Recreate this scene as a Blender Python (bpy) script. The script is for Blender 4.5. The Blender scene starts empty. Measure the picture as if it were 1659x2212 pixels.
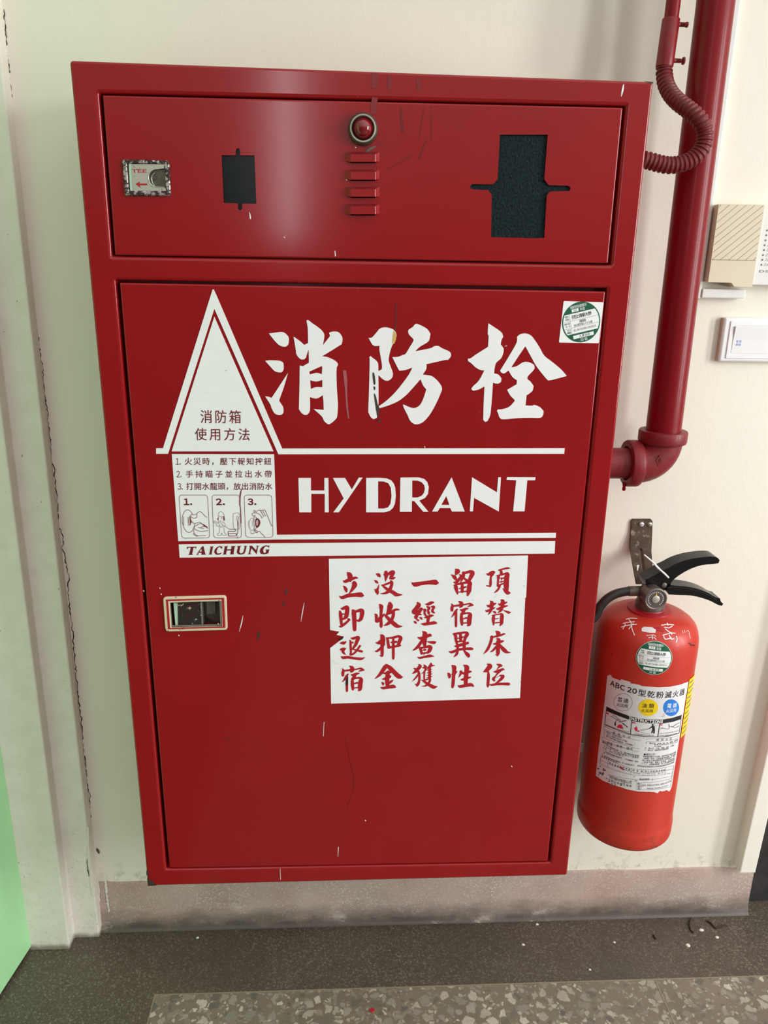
import bpy, bmesh, math, random
from mathutils import Vector, Matrix
from mathutils.geometry import tessellate_polygon, delaunay_2d_cdt
random.seed(7)
SC = bpy.context.scene
COL = SC.collection
R = math.radians

# ------------------------------------------------------------------ camera, light, exposure
ZB = 0.287                                    # height of the cabinet's underside above the floor
CAM = Vector((0.3231, -1.0395, 0.9723 + ZB))
FPX = 1660.57                                 # focal length in pixels of the 1659 x 2212 frame
_p, _y, _r = 0.3049, 0.0546, 0.0175
AF = Vector((math.sin(_y)*math.cos(_p), math.cos(_y)*math.cos(_p), -math.sin(_p)))
_rt = Vector((math.cos(_y), -math.sin(_y), 0)); _up = _rt.cross(AF)
AR = _rt*math.cos(_r) + _up*math.sin(_r)
AU = _up*math.cos(_r) - _rt*math.sin(_r)
cd = bpy.data.cameras.new('camera'); cam = bpy.data.objects.new('camera', cd); COL.objects.link(cam)
cd.sensor_fit = 'VERTICAL'; cd.sensor_height = 24; cd.lens = FPX/2212*24; cd.clip_start = 0.01
cam.matrix_world = Matrix(((AR.x, AU.x, -AF.x, CAM.x), (AR.y, AU.y, -AF.y, CAM.y), (AR.z, AU.z, -AF.z, CAM.z), (0, 0, 0, 1)))
SC.camera = cam
SC.view_settings.view_transform = 'Standard'; SC.view_settings.look = 'None'
SC.view_settings.gamma = 1; SC.view_settings.use_curve_mapping = False
SC.view_settings.exposure = 0.0

W = bpy.data.worlds.new('corridor_daylight'); SC.world = W; W.use_nodes = True
nt = W.node_tree; nt.nodes.clear()
_o = nt.nodes.new('ShaderNodeOutputWorld'); _b = nt.nodes.new('ShaderNodeBackground')
_tc = nt.nodes.new('ShaderNodeTexCoord'); _sx = nt.nodes.new('ShaderNodeSeparateXYZ'); _cr = nt.nodes.new('ShaderNodeValToRGB')
nt.links.new(_tc.outputs['Generated'], _sx.inputs[0])
_side = nt.nodes.new('ShaderNodeMapRange'); _mul = nt.nodes.new('ShaderNodeMath'); _mul.operation = 'MULTIPLY'
nt.links.new(_sx.outputs['Z'], _cr.inputs[0]); nt.links.new(_sx.outputs['X'], _side.inputs[0])
for _i, _v in enumerate((-0.9, 0.9, 0.34, 1.55)): _side.inputs[_i+1].default_value = _v
nt.links.new(_cr.outputs[0], _b.inputs[0]); nt.links.new(_side.outputs[0], _mul.inputs[0]); nt.links.new(_mul.outputs[0], _b.inputs[1])
nt.links.new(_b.outputs[0], _o.inputs[0])
_e = _cr.color_ramp.elements                    # dim floor, lit walls, bright upper windows
_e[0].position = 0.0; _e[0].color = (0.14, 0.135, 0.13, 1)
_e[1].position = 0.55; _e[1].color = (0.95, 0.94, 0.91, 1)
_q = _cr.color_ramp.elements.new(0.16); _q.color = (0.46, 0.455, 0.435, 1)
_mul.inputs[1].default_value = 1.26             # strength of the ambient daylight

def area(name, loc, target, sx, sy, power, col):
    l = bpy.data.lights.new(name, 'AREA'); l.shape = 'RECTANGLE'; l.size = sx; l.size_y = sy
    l.energy = power; l.color = col
    o = bpy.data.objects.new(name, l); COL.objects.link(o); o.location = loc
    o.rotation_euler = (Vector(target)-Vector(loc)).to_track_quat('-Z', 'Y').to_euler()
    return o
area('window_daylight', (2.62, -1.52, 1.42), (0.85, 0.2, 0.80), 0.28, 1.5, 26, (0.98, 0.99, 1.0))
area('window_daylight', (2.98, -0.96, 1.42), (0.85, 0.2, 0.80), 0.28, 1.5, 34, (0.98, 0.99, 1.0))
area('corridor_window', (0.05, -3.0, 1.95), (0.05, 0, 1.95), 0.08, 1.1, 3.8, (1.0, 0.95, 1.0))

# ------------------------------------------------------------------ where a photographed point lies
def ray(x, y): return AR*((x-829.5)/FPX) - AU*((y-1106)/FPX) + AF
def P(x, y, Y=0.0):
    """point of the vertical plane Y = const seen at (x, y); z is counted from the cabinet's underside"""
    d = ray(x, y); q = CAM + d*((Y-CAM.y)/d.y); return Vector((q.x, q.y, q.z-ZB))
def PZ(x, y, z=0.0):
    d = ray(x, y); q = CAM + d*((z-CAM.z)/d.z); return Vector((q.x, q.y, q.z-ZB))

# ------------------------------------------------------------------ node materials
class NT:
    def __init__(s, name):
        s.m = bpy.data.materials.new(name); s.m.use_nodes = True; s.t = s.m.node_tree
        s.b = s.t.nodes['Principled BSDF']
        s.tc = s.t.nodes.new('ShaderNodeTexCoord')
    def n(s, typ, **kw):
        n = s.t.nodes.new('ShaderNode'+typ)
        for k, v in kw.items():
            if k in n.inputs.keys(): s.put(n.inputs[k], v)
            else: setattr(n, k, v)
        return n
    def put(s, sock, v):
        if hasattr(v, 'is_output') or isinstance(v, bpy.types.NodeSocket): s.t.links.new(v, sock)
        else:
            if sock.type == 'RGBA' and len(v) == 3: v = (*v, 1)
            sock.default_value = v
    def coord(s, sc=(1, 1, 1)):
        mp = s.n('Mapping'); s.t.links.new(s.tc.outputs['Object'], mp.inputs[0]); mp.inputs['Scale'].default_value = sc
        return mp.outputs[0]
    def noise(s, scale, detail=4, rough=0.55, sc=(1, 1, 1), out='Fac'):
        n = s.n('TexNoise'); n.inputs['Scale'].default_value = scale; n.inputs['Detail'].default_value = detail
        n.inputs['Roughness'].default_value = rough; s.t.links.new(s.coord(sc), n.inputs['Vector']); return n.outputs[out]
    def voro(s, scale, feature='F1', sc=(1, 1, 1), rnd=1.0):
        n = s.n('TexVoronoi'); n.feature = feature; n.inputs['Scale'].default_value = scale
        n.inputs['Randomness'].default_value = rnd
        s.t.links.new(s.coord(sc), n.inputs['Vector']); return n
    def ramp(s, fac, *stops):
        n = s.n('ValToRGB'); e = n.color_ramp.elements
        while len(e) > 1: e.remove(e[-1])
        for i, (p, c) in enumerate(stops):
            if not hasattr(c, '__len__'): c = (c, c, c)
            if i == 0: e[0].position = p; e[0].color = (*c, 1)
            else: q = e.new(p); q.color = (*c, 1)
        s.t.links.new(fac, n.inputs[0]); return n.outputs[0]
    def mix(s, f, a, b, mode='MIX'):
        n = s.n('Mix'); n.data_type = 'RGBA'; n.blend_type = mode
        s.put(n.inputs[0], f); s.put(n.inputs[6], a); s.put(n.inputs[7], b); return n.outputs[2]
    def math(s, op, a, b=0.0):
        n = s.n('Math'); n.operation = op; s.put(n.inputs[0], a); s.put(n.inputs[1], b); return n.outputs[0]
    def bump(s, h, strength=0.2, dist=0.001):
        n = s.n('Bump'); n.inputs['Strength'].default_value = strength; n.inputs['Distance'].default_value = dist
        s.t.links.new(h, n.inputs['Height']); s.t.links.new(n.outputs[0], s.b.inputs['Normal'])
    def set(s, **kw):
        names = dict(color='Base Color', rough='Roughness', metal='Metallic', coat='Coat Weight', coatr='Coat Roughness', spec='Specular IOR Level', trans='Transmission Weight')
        for k, v in kw.items(): s.put(s.b.inputs[names[k]], v)
        return s.m
def lin(r, g, b):
    f = lambda c: c/255/12.92 if c/255 <= .04045 else ((c/255+.055)/1.055)**2.4
    return (f(r), f(g), f(b))
def plain(name, col, rough=0.5, metal=0.0, var=0.06, spots=None, coat=0.0, bump=0.0, scale=40):
    """a single paint or plastic: slight blotchiness, optional wear or dust spots of another colour"""
    t = NT(name); f = t.noise(scale, 5)
    dk = tuple(c*(1-var) for c in col); lt = tuple(min(1, c*(1+var)) for c in col)
    c = t.ramp(f, (.3, dk), (.7, lt))
    if spots:
        sc, lo, hi, scol = spots
        c = t.mix(t.ramp(t.noise(sc, 6, .65), (lo, 0), (hi, 1)), c, scol)
    if bump: t.bump(t.noise(scale*12, 3), bump, .0005)
    return t.set(color=c, rough=rough, metal=metal, coat=coat)

M = {}
def red_paint(name, col, rough, dust=None):
    t = NT(name)
    c = t.mix(t.ramp(t.noise(6, 5), (.35, 0), (.7, 1)), tuple(x*.96 for x in col), tuple(x*1.04 for x in col))
    c = t.mix(t.ramp(t.noise(420, 2, .6), (.77, 0), (.79, 1)), c, (.55, .5, .45))
    if dust: c = t.mix(t.ramp(t.noise(75, 7, .75), (.47, 0), (.68, dust)), c, lin(98, 74, 62))
    t.bump(t.noise(260, 3), .06, .0004)
    return t.set(color=c, rough=rough, coat=0.08, coatr=0.1, spec=.38)
M['cab'] = red_paint('cabinet_red_enamel', lin(144, 17, 21), .15)
M['pipe'] = red_paint('pipe_red_enamel', lin(126, 12, 20), .36)
M['pipe'].node_tree.nodes['Principled BSDF'].inputs['Specular IOR Level'].default_value = .22
M['fit'] = red_paint('dusty_red_fitting', lin(126, 20, 28), .5, .4)
M['coup'] = red_paint('worn_red_coupling', lin(128, 14, 22), .36, .25)
M['flex'] = red_paint('dusty_red_conduit', lin(112, 22, 26), .55, .55)
t = NT('extinguisher_red')
c = t.mix(t.ramp(t.noise(9, 5), (.35, 0), (.7, 1)), lin(184, 46, 32), lin(196, 56, 40))
c = t.mix(t.ramp(t.noise(60, 6, .7, (2.5, 2.5, .5)), (.60, 0), (.74, .55)), c, lin(112, 38, 28))     # vertical dirty runs
z = t.n('SeparateXYZ'); t.t.links.new(t.tc.outputs['Object'], z.inputs[0])
c = t.mix(t.math('MULTIPLY', t.ramp(z.outputs['Z'], (.0, 1), (.10, 0)), t.ramp(t.noise(70, 6, .7), (.5, 0), (.7, .6))), c, lin(74, 34, 26))
c = t.mix(t.ramp(t.noise(130, 3, .6), (.735, 0), (.75, 1)), c, lin(36, 22, 20))
c = t.mix(t.ramp(t.noise(330, 2, .6), (.76, 0), (.78, 1)), c, lin(214, 170, 150))
M['ext'] = t.set(color=c, rough=.4, spec=.4, coat=.05)
M['white'] = plain('white_vinyl', lin(238, 238, 238), .35, var=.02, spots=(55, .70, .76, lin(180, 182, 180)))
M['notice'] = plain('white_notice_paint', lin(238, 239, 239), .4, var=.03, spots=(75, .66, .74, lin(176, 180, 178)))
M['deep'] = plain('dark_red_print', lin(110, 16, 26), .45, var=.03)
M['bred'] = plain('bright_red_print', lin(172, 20, 34), .45, var=.03)
M['black'] = plain('black_plastic', lin(14, 14, 16), .25, var=.1)
M['black'].node_tree.nodes['Principled BSDF'].inputs['Specular IOR Level'].default_value = .3
M['rubber'] = plain('black_rubber_hose', lin(38, 38, 38), .45, var=.1)
M['ink'] = plain('black_ink', lin(28, 28, 30), .5)
M['grey'] = plain('grey_ink', lin(105, 105, 108), .5)
M['green'] = plain('green_sticker_print', lin(22, 92, 62), .35)
M['paper'] = plain('white_paper', lin(240, 241, 240), .4, var=.015)
M['label'] = plain('worn_white_label', lin(222, 220, 220), .42, var=.03, spots=(70, .64, .72, lin(176, 172, 166)))
M['yellow'] = plain('yellow_print', lin(242, 205, 24), .4)
M['blue'] = plain('blue_print', lin(28, 118, 205), .4)
M['magenta'] = plain('crimson_print', lin(205, 30, 72), .4)
M['glassd'] = plain('dark_smooth_glass', lin(12, 19, 21), .2, var=.15)
M['glassd'].node_tree.nodes['Principled BSDF'].inputs['Specular IOR Level'].default_value = .2
t = NT('dark_pebbled_glass')
t.bump(t.noise(330, 2, .5, (1.3, 1, .8)), .5, .0015)
M['glassp'] = t.set(color=t.ramp(t.noise(330, 3), (.35, lin(8, 20, 22)), (.7, lin(24, 44, 46))), rough=.4, spec=.14)
t = NT('worn_chrome')
f = t.ramp(t.noise(170, 6, .7), (.44, 0), (.50, 1))
M['rustchrome'] = t.set(color=t.mix(f, lin(205, 200, 192), lin(52, 22, 20)), rough=t.ramp(f, (0, .25), (1, .7)), metal=t.ramp(f, (0, .9), (1, .1)))
t = NT('brushed_steel')
f = t.ramp(t.noise(120, 6, .7), (.62, 0), (.70, 1))
M['steel'] = t.set(color=t.mix(f, lin(186, 182, 168), lin(60, 52, 44)), rough=.42, metal=.55)
M['chrome'] = plain('bright_chrome', lin(215, 215, 212), .22, metal=.9, var=.03)
M['dull'] = plain('dull_grey_metal', lin(112, 104, 96), .5, metal=.6, var=.15, spots=(60, .55, .7, lin(72, 62, 52)))
M['darkdull'] = plain('dark_recess_metal', lin(92, 86, 72), .4, metal=.5, var=.2, spots=(90, .55, .65, lin(50, 40, 34)))
t = NT('flaked_latch_plate')
f = t.ramp(t.noise(130, 6, .65), (.46, 0), (.50, 1)); g = t.ramp(t.noise(150, 6, .65), (.60, 0), (.63, 1))
M['flaked'] = t.set(color=t.mix(g, t.mix(f, lin(60, 26, 30), lin(40, 38, 36)), lin(196, 184, 160)), rough=.45, metal=.1)
M['cream'] = plain('cream_latch_bezel', lin(214, 200, 170), .5, var=.04, spots=(120, .62, .66, lin(70, 58, 46)))
M['mint'] = plain('pale_green_strip', lin(178, 206, 182), .35)
M['bezel'] = plain('grey_lamp_bezel', lin(86, 84, 74), .4, metal=.5, var=.2)
t = NT('red_lamp_lens'); M['lens'] = t.set(color=lin(120, 6, 16), rough=.08, coat=.6)
M['rust'] = plain('rusty_brown_steel', lin(74, 56, 42), .75, var=.35, spots=(60, .58, .66, lin(150, 132, 116)), bump=.5, scale=90)
M['tape'] = plain('old_tape', lin(205, 172, 96), .5)
M['chipdark'] = plain('bare_brown_metal', lin(58, 44, 34), .6, var=.2)
M['tie'] = plain('white_nylon', lin(236, 236, 236), .4)
M['beige'] = plain('beige_plastic', lin(216, 203, 176), .45, var=.02)
M['beiged'] = plain('beige_groove', lin(150, 138, 112), .5)
M['panelw'] = plain('off_white_panel', lin(222, 221, 214), .45, var=.02)
M['duct'] = plain('white_duct', lin(226, 226, 220), .45, var=.03, spots=(90, .68, .72, lin(150, 146, 138)))
M['switch'] = plain('white_switch_plastic', lin(238, 238, 236), .22, var=.01)
M['switchside'] = plain('tan_plastic_side', lin(196, 170, 150), .4)  # pinkish tan for the switch's left edge, darker than its plate
M['gaugeglass'] = plain('gauge_face', lin(86, 78, 78), .15, var=.12, scale=90)
M['brass'] = plain('dull_brass_strip', lin(140, 128, 104), .5, metal=.15, var=.1)
M['crumb'] = plain('white_crumb', lin(214, 208, 196), .8)
M['twig'] = plain('brown_twig', lin(56, 38, 28), .8)
M['lime'] = plain('lime_streak', lin(226, 220, 208), .8, var=.08)

def wall_mat(name, col, grime=True):
    t = NT(name)
    c = t.mix(t.ramp(t.noise(2.2, 5), (.35, 0), (.7, 1)), tuple(x*.97 for x in col), col)
    c = t.mix(t.ramp(t.noise(95, 4, .6), (.745, 0), (.76, 1)), c, lin(120, 108, 92))
    if grime:                                       # mould and scuffs just above the skirting
        z = t.n('SeparateXYZ'); t.t.links.new(t.tc.outputs['Object'], z.inputs[0])
        low = t.ramp(z.outputs['Z'], (.10, 1), (.17, 0))
        c = t.mix(t.math('MULTIPLY', low, t.ramp(t.noise(45, 6, .7), (.52, 0), (.68, .75))), c, lin(120, 108, 78))
    h = t.math('ADD', t.math('MULTIPLY', t.noise(330, 3, .5, (1, 1, .3)), .16), t.math('ADD', t.math('MULTIPLY', t.noise(26, 5, .6), .9), t.noise(5, 4)))
    t.bump(h, .30, .0024)
    return t.set(color=c, rough=.62)
M['wall'] = wall_mat('cream_wall_paint', lin(234, 229, 213))
t = NT('pale_painted_frame')
c = t.mix(t.ramp(t.noise(30, 5), (.3, 0), (.7, 1)), lin(224, 221, 206), lin(234, 231, 218))
c = t.mix(t.ramp(t.noise(110, 4, .6), (.70, 0), (.74, 1)), c, lin(128, 122, 98))
z = t.n('SeparateXYZ'); t.t.links.new(t.tc.outputs['Object'], z.inputs[0])
low = t.ramp(z.outputs['Z'], (.02, 1), (.42, 0))
c = t.mix(t.math('MULTIPLY', low, t.ramp(t.noise(150, 6, .75), (.54, 0), (.70, .42))), c, lin(138, 132, 106))
c = t.mix(t.ramp(t.math('ADD', z.outputs['Z'], t.math('MULTIPLY', t.noise(40, 5), .02)), (.014, .75), (.024, 0)), c, lin(90, 80, 66))
t.bump(t.noise(300, 3, .5, (1, 1, .2)), .15, .001)
M['jamb'] = t.set(color=c, rough=.55)
M['jamb2'] = plain('white_painted_frame', lin(236, 232, 220), .5, var=.02, spots=(120, .74, .76, lin(120, 110, 92)))
M['scuff'] = plain('pale_scuff', lin(158, 84, 88), .5)
M['drip'] = plain('dark_red_drip', lin(112, 13, 17), .2)
M['stain'] = plain('brown_tape_stain', lin(124, 18, 21), .4, var=.06)
M['doorg'] = plain('mint_green_door', lin(170, 228, 168), .45, var=.02, spots=(160, .74, .76, lin(70, 110, 80)))
M['darkdoor'] = plain('charcoal_panel', lin(46, 44, 44), .5, var=.3, spots=(30, .5, .75, lin(30, 28, 28)))
t = NT('dark_crack'); M['crack'] = t.set(color=lin(44, 32, 30), rough=.9)  # dark brown of the line drawn along the wall crack

def terrazzo(name, base, chips, scale, cover, grime, smear, edge=.045, layer2=True, round_=False):
    t = NT(name)
    c = t.mix(t.ramp(t.noise(11, 6), (.3, 0), (.7, 1)), tuple(x*.86 for x in base), tuple(x*1.12 for x in base))
    warp = t.n('VectorMath'); warp.operation = 'ADD'
    wn = t.n('TexNoise'); wn.inputs['Scale'].default_value = scale*1.6
    t.t.links.new(t.tc.outputs['Object'], wn.inputs['Vector'])
    ws = t.n('VectorMath'); ws.operation = 'SCALE'; ws.inputs['Scale'].default_value = .55/scale
    t.t.links.new(wn.outputs['Color'], ws.inputs[0])
    t.t.links.new(t.tc.outputs['Object'], warp.inputs[0]); t.t.links.new(ws.outputs[0], warp.inputs[1])
    for k, (s, cov) in enumerate(((scale*2.1, cover*.7), (scale, cover)) if layer2 else ((scale, cover),)):
        v = t.voro(s); e = t.voro(s, 'DISTANCE_TO_EDGE')
        for n in (v, e): t.t.links.new(warp.outputs[0], n.inputs['Vector'])
        sep = t.n('SeparateColor'); t.t.links.new(v.outputs['Color'], sep.inputs[0])
        on = t.ramp(sep.outputs[0], (1-cov, 0), (1-cov+.01, 1))
        inside = t.ramp(v.outputs['Distance'], (.32, 1), (.52, 0)) if round_ else t.ramp(e.outputs['Distance'], (edge, 0), (edge+.05, 1))
        n = len(chips)
        col = t.ramp(sep.outputs[1], *[(i/n, ch) for i, ch in enumerate(chips)])
        c = t.mix(t.math('MULTIPLY', on, inside), c, t.mix(t.ramp(t.noise(s*2.5, 5, .7), (.3, .0), (.75, .45)), col, base))
    c = t.mix(t.ramp(t.noise(4.5, 6, .6), (.42, 0), (.72, smear)), c, grime)
    c = t.mix(t.ramp(t.noise(300, 2), (.77, 0), (.79, 1)), c, lin(190, 182, 170))
    return t, c
t, c = terrazzo('coarse_terrazzo', lin(118, 106, 91), [lin(160, 152, 138), lin(128, 124, 114), lin(196, 188, 172), lin(112, 104, 92), lin(84, 84, 82), lin(150, 140, 124), lin(205, 196, 180), lin(138, 132, 120)], 58, .66, lin(104, 90, 74), .45, .10)
M['floor'] = t.set(color=c, rough=t.ramp(t.noise(8, 4), (.3, .30), (.7, .48)))
t, c = terrazzo('fine_dark_terrazzo', lin(78, 68, 58), [lin(116, 108, 94), lin(98, 90, 78), lin(128, 120, 104), lin(88, 80, 70)], 215, .78, lin(64, 56, 48), .7, round_=True)
M['border'] = t.set(color=c, rough=t.ramp(t.noise(8, 4), (.3, .32), (.7, .5)))
t, c = terrazzo('pinkish_terrazzo', lin(180, 162, 152), [lin(210, 198, 188), lin(198, 180, 170), lin(218, 210, 200), lin(190, 172, 160)], 250, .4, lin(172, 130, 112), .42, round_=True)
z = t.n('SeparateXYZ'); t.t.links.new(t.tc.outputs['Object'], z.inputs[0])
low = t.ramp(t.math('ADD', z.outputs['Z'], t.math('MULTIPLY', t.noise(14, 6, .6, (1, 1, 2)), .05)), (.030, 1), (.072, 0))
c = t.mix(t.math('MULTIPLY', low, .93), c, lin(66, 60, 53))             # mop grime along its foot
c = t.mix(t.ramp(t.noise(24, 6, .7, (.6, 1, 1.4)), (.60, 0), (.72, .5)), c, lin(208, 200, 190))
M['skirt'] = t.set(color=c, rough=.5)

# ------------------------------------------------------------------ mesh building
WLOC = {}
class MB:
    def __init__(s): s.v = []; s.f = []; s.mi = []; s.sm = []; s.mats = []
    def mat(s, m):
        m = M[m] if isinstance(m, str) else m
        if m not in s.mats: s.mats.append(m)
        s.cur = s.mats.index(m); return s
    cur = 0
    warp = None
    def add(s, vs, fs, smooth=False):
        b = len(s.v); s.v += [Vector(x) for x in vs]
        for f in fs: s.f.append([b+i for i in f]); s.mi.append(s.cur); s.sm.append(smooth)
    def box(s, x0, x1, y0, y1, z0, z1):
        s.add([(x, y, z) for x in (x0, x1) for y in (y0, y1) for z in (z0, z1)],
              [(0, 1, 3, 2), (4, 6, 7, 5), (0, 4, 5, 1), (2, 3, 7, 6), (0, 2, 6, 4), (1, 5, 7, 3)])
    def loops(s, rings, closed=True, smooth=True, cap0=False, cap1=False):
        n = len(rings[0]); vs = [p for r in rings for p in r]; fs = []
        for i in range(len(rings)-1):
            for j in range(n if closed else n-1):
                k = (j+1) % n
                fs.append((i*n+j, i*n+k, (i+1)*n+k, (i+1)*n+j))
        s.add(vs, fs, smooth)
        if cap0: s.add(rings[0], [tuple(range(n))])
        if cap1: s.add(rings[-1], [tuple(range(n))])
    def lathe(s, prof, o, axis='z', n=40, smooth=True, cap=True):
        """prof: (radius, height along the axis)"""
        rings = []
        for r, h in prof:
            ring = []
            for j in range(n):
                a = 2*math.pi*j/n; c, q = r*math.cos(a), r*math.sin(a)
                if axis == 'z': p = (c, q, h)
                elif axis == 'x': p = (h, c, q)
                elif axis == 'y': p = (c, h, q)
                else:
                    w, u, v = axis; p = w*h + u*c + v*q
                ring.append(Vector(o)+Vector(p))
            rings.append(ring)
        s.loops(rings, True, smooth, cap and prof[0][0] > 1e-6, cap and prof[-1][0] > 1e-6)
    def tube(s, pts, rad, n=16, cap=True, smooth=True):
        pts = [Vector(p) for p in pts]; rings = []
        rad = rad if hasattr(rad, '__len__') else [rad]*len(pts)
        ref = None
        for i, p in enumerate(pts):
            d = (pts[min(i+1, len(pts)-1)] - pts[max(i-1, 0)]).normalized()
            if ref is None: ref = Vector((0, 1, 0)) if abs(d.y) < .9 else Vector((1, 0, 0))
            u = (ref - d*ref.dot(d)).normalized(); ref = u; w = d.cross(u)
            rings.append([p + (u*math.cos(2*math.pi*j/n) + w*math.sin(2*math.pi*j/n))*rad[i] for j in range(n)])
        s.loops(rings, True, smooth, cap, cap)
    def flat(s, loops, thick=None):
        """fill planar loops (outline, then holes) of 3-D points; thick = vector towards the back"""
        ls = [[Vector(p) for p in l] for l in loops]; allp = [p for l in ls for p in l]
        s.add(allp, [tuple(t) for t in tessellate_polygon(ls)])
        if thick is not None:
            for l in ls: s.loops([l, [p+Vector(thick) for p in l]], True, False)
    k = 0
    def ribbon(s, pts, fn, smooth=True, caps=True):
        """brush stroke: pts (px, py, width) in photo pixels, fn maps pixels onto the surface; every stroke lies a hair above the last"""
        if smooth and len(pts) > 2: pts = spline(pts)
        s.k = (s.k+1) % 24; up_ = Vector((0, -1.5e-5*s.k, 0)); g = lambda x, y: fn(x, y)+up_
        L, Rr = [], []
        n = len(pts)
        for i, (x, y, w) in enumerate(pts):
            a, b = pts[max(i-1, 0)], pts[min(i+1, n-1)]
            dx, dy = b[0]-a[0], b[1]-a[1]; l = math.hypot(dx, dy) or 1
            L.append(g(x-dy/l*w/2, y+dx/l*w/2)); Rr.append(g(x+dy/l*w/2, y-dx/l*w/2))
        s.add(L+Rr, [(i, i+1, n+i+1, n+i) for i in range(n-1)])
        for (x, y, w), (x2, y2, _) in ((pts[0], pts[1]), (pts[-1], pts[-2])):
            if caps and w > .05:                    # rounded end beyond the last point
                a0 = math.atan2(y-y2, x-x2)-math.pi/2
                s.add([g(x+w/2*math.cos(a0+math.pi*i/7), y+w/2*math.sin(a0+math.pi*i/7)) for i in range(8)], [tuple(range(8))])
    def build(s, name, parent=None, loc=None, bevel=0, seg=2, keep=False):
        if parent is not None: o3 = WLOC[parent.name]
        elif loc is not None: o3 = Vector(loc)
        else:
            o3 = Vector(((min(v.x for v in s.v)+max(v.x for v in s.v))/2, (min(v.y for v in s.v)+max(v.y for v in s.v))/2, min(v.z for v in s.v)))
        me = bpy.data.meshes.new(name); me.from_pydata([v if s.warp else v-o3 for v in s.v], [], s.f)
        for m in s.mats: me.materials.append(m)
        me.polygons.foreach_set('material_index', s.mi); me.polygons.foreach_set('use_smooth', s.sm)
        me.validate(); me.update()
        if s.warp:                                  # flat artwork wrapped round a curved body
            bm = bmesh.new(); bm.from_mesh(me); bmesh.ops.triangulate(bm, faces=bm.faces[:])
            for _ in range(6):
                lng = [e for e in bm.edges if abs(e.verts[0].co.x-e.verts[1].co.x) > .005]
                if not lng: break
                bmesh.ops.subdivide_edges(bm, edges=lng, cuts=1); bmesh.ops.triangulate(bm, faces=[f for f in bm.faces if len(f.verts) > 3])
            for v in bm.verts: v.co = s.warp(v.co)-o3
            bm.to_mesh(me); bm.free()
        if any(s.sm): me.set_sharp_from_angle(angle=R(48))
        o = bpy.data.objects.new(name, me); COL.objects.link(o)
        if parent is None: o.location = o3 + Vector((0, 0, ZB))
        else: o.parent = parent
        WLOC[o.name] = o3
        if bevel:
            b = o.modifiers.new('bevel', 'BEVEL'); b.width = bevel; b.segments = seg; b.limit_method = 'ANGLE'; b.angle_limit = R(40)
        return o
def empty(name, loc):
    o = bpy.data.objects.new(name, None); COL.objects.link(o); o.location = Vector(loc)+Vector((0, 0, ZB))
    o.empty_display_size = .05; WLOC[o.name] = Vector(loc); return o
def tag(o, label=None, cat=None, group=None, kind=None):
    for k, v in (('label', label), ('category', cat), ('group', group), ('kind', kind)):
        if v: o[k] = v
    return o
def spline(pts, n=5, closed=False, corner=None):
    """Catmull-Rom through pts; turns sharper than `corner` degrees stay sharp"""
    m = len(pts); out = []
    def sharp(i):
        if corner is None: return False
        a, b, c = pts[(i-1) % m], pts[i % m], pts[(i+1) % m]
        v1 = (b[0]-a[0], b[1]-a[1]); v2 = (c[0]-b[0], c[1]-b[1])
        d = (v1[0]*v2[0]+v1[1]*v2[1])/((math.hypot(*v1)*math.hypot(*v2)) or 1)
        return math.degrees(math.acos(max(-1, min(1, d)))) > corner
    for i in range(m if closed else m-1):
        p1, p2 = pts[i], pts[(i+1) % m]
        p0 = pts[(i-1) % m] if (closed or i > 0) else p1
        p3 = pts[(i+2) % m] if (closed or i+2 < m) else p2
        if sharp(i): p0 = p1
        if sharp(i+1): p3 = p2
        for k in range(n):
            t = k/n; q = []
            for a, b, c, d in zip(p0, p1, p2, p3):
                q.append(.5*(2*b+(c-a)*t+(2*a-5*b+4*c-d)*t*t+(3*b-a-3*c+d)*t**3))
            out.append(tuple(q))
    if not closed: out.append(tuple(pts[-1]))
    return out
def nums(s, k=2):
    v = [float(x) for x in s.replace(',', ' ').split()]; return [tuple(v[i:i+k]) for i in range(0, len(v), k)]
def crop(pts, ox, oy, sc):
    return [(ox+p[0]/sc, oy+p[1]/sc) + tuple(w/sc for w in p[2:]) for p in pts]

_tx = {}
def glyph(ch, bold=0.0, shear=0.0):
    key = (ch, bold, shear)
    if key not in _tx:
        c = bpy.data.curves.new('lettering', 'FONT'); c.body = ch; c.size = 1; c.offset = bold; c.shear = shear; c.resolution_u = 3
        o = bpy.data.objects.new('lettering', c); COL.objects.link(o)
        e = o.evaluated_get(bpy.context.evaluated_depsgraph_get()); me = e.to_mesh()
        _tx[key] = ([(v.co.x, v.co.y) for v in me.vertices], [tuple(p.vertices) for p in me.polygons])
        e.to_mesh_clear(); bpy.data.objects.remove(o); bpy.data.curves.remove(c)
    return _tx[key]
def pmap(B, Rr, T, Y):
    """maps the unit square onto the plane Y: B, Rr, T are the pixels of its bottom left, bottom right and top left"""
    b, r, t = P(*B, Y), P(*Rr, Y), P(*T, Y)
    f = lambda u, v: b+(r-b)*u+(t-b)*v
    f.L = (r-b).length; f.H = (t-b).length; return f
def cells(mb, s, f, asp=1.0, bold=0.0):
    """spread the characters of s evenly along the unit square of f"""
    n = len(s); cw = f.H*asp/f.L
    for i, ch in enumerate(s):
        if ch == ' ': continue
        u0 = (1-cw)*i/(n-1) if n > 1 else 0
        vs, fs = glyph(wide(ch), bold)
        mb.add([f(u0+cw*(x-.04)/.92, (y+.08)/.92) for x, y in vs], fs)
def wide(ch): return chr(ord(ch)+0xFEE0) if '!' <= ch <= '~' else ch     # the plain sans full-width form
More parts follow.
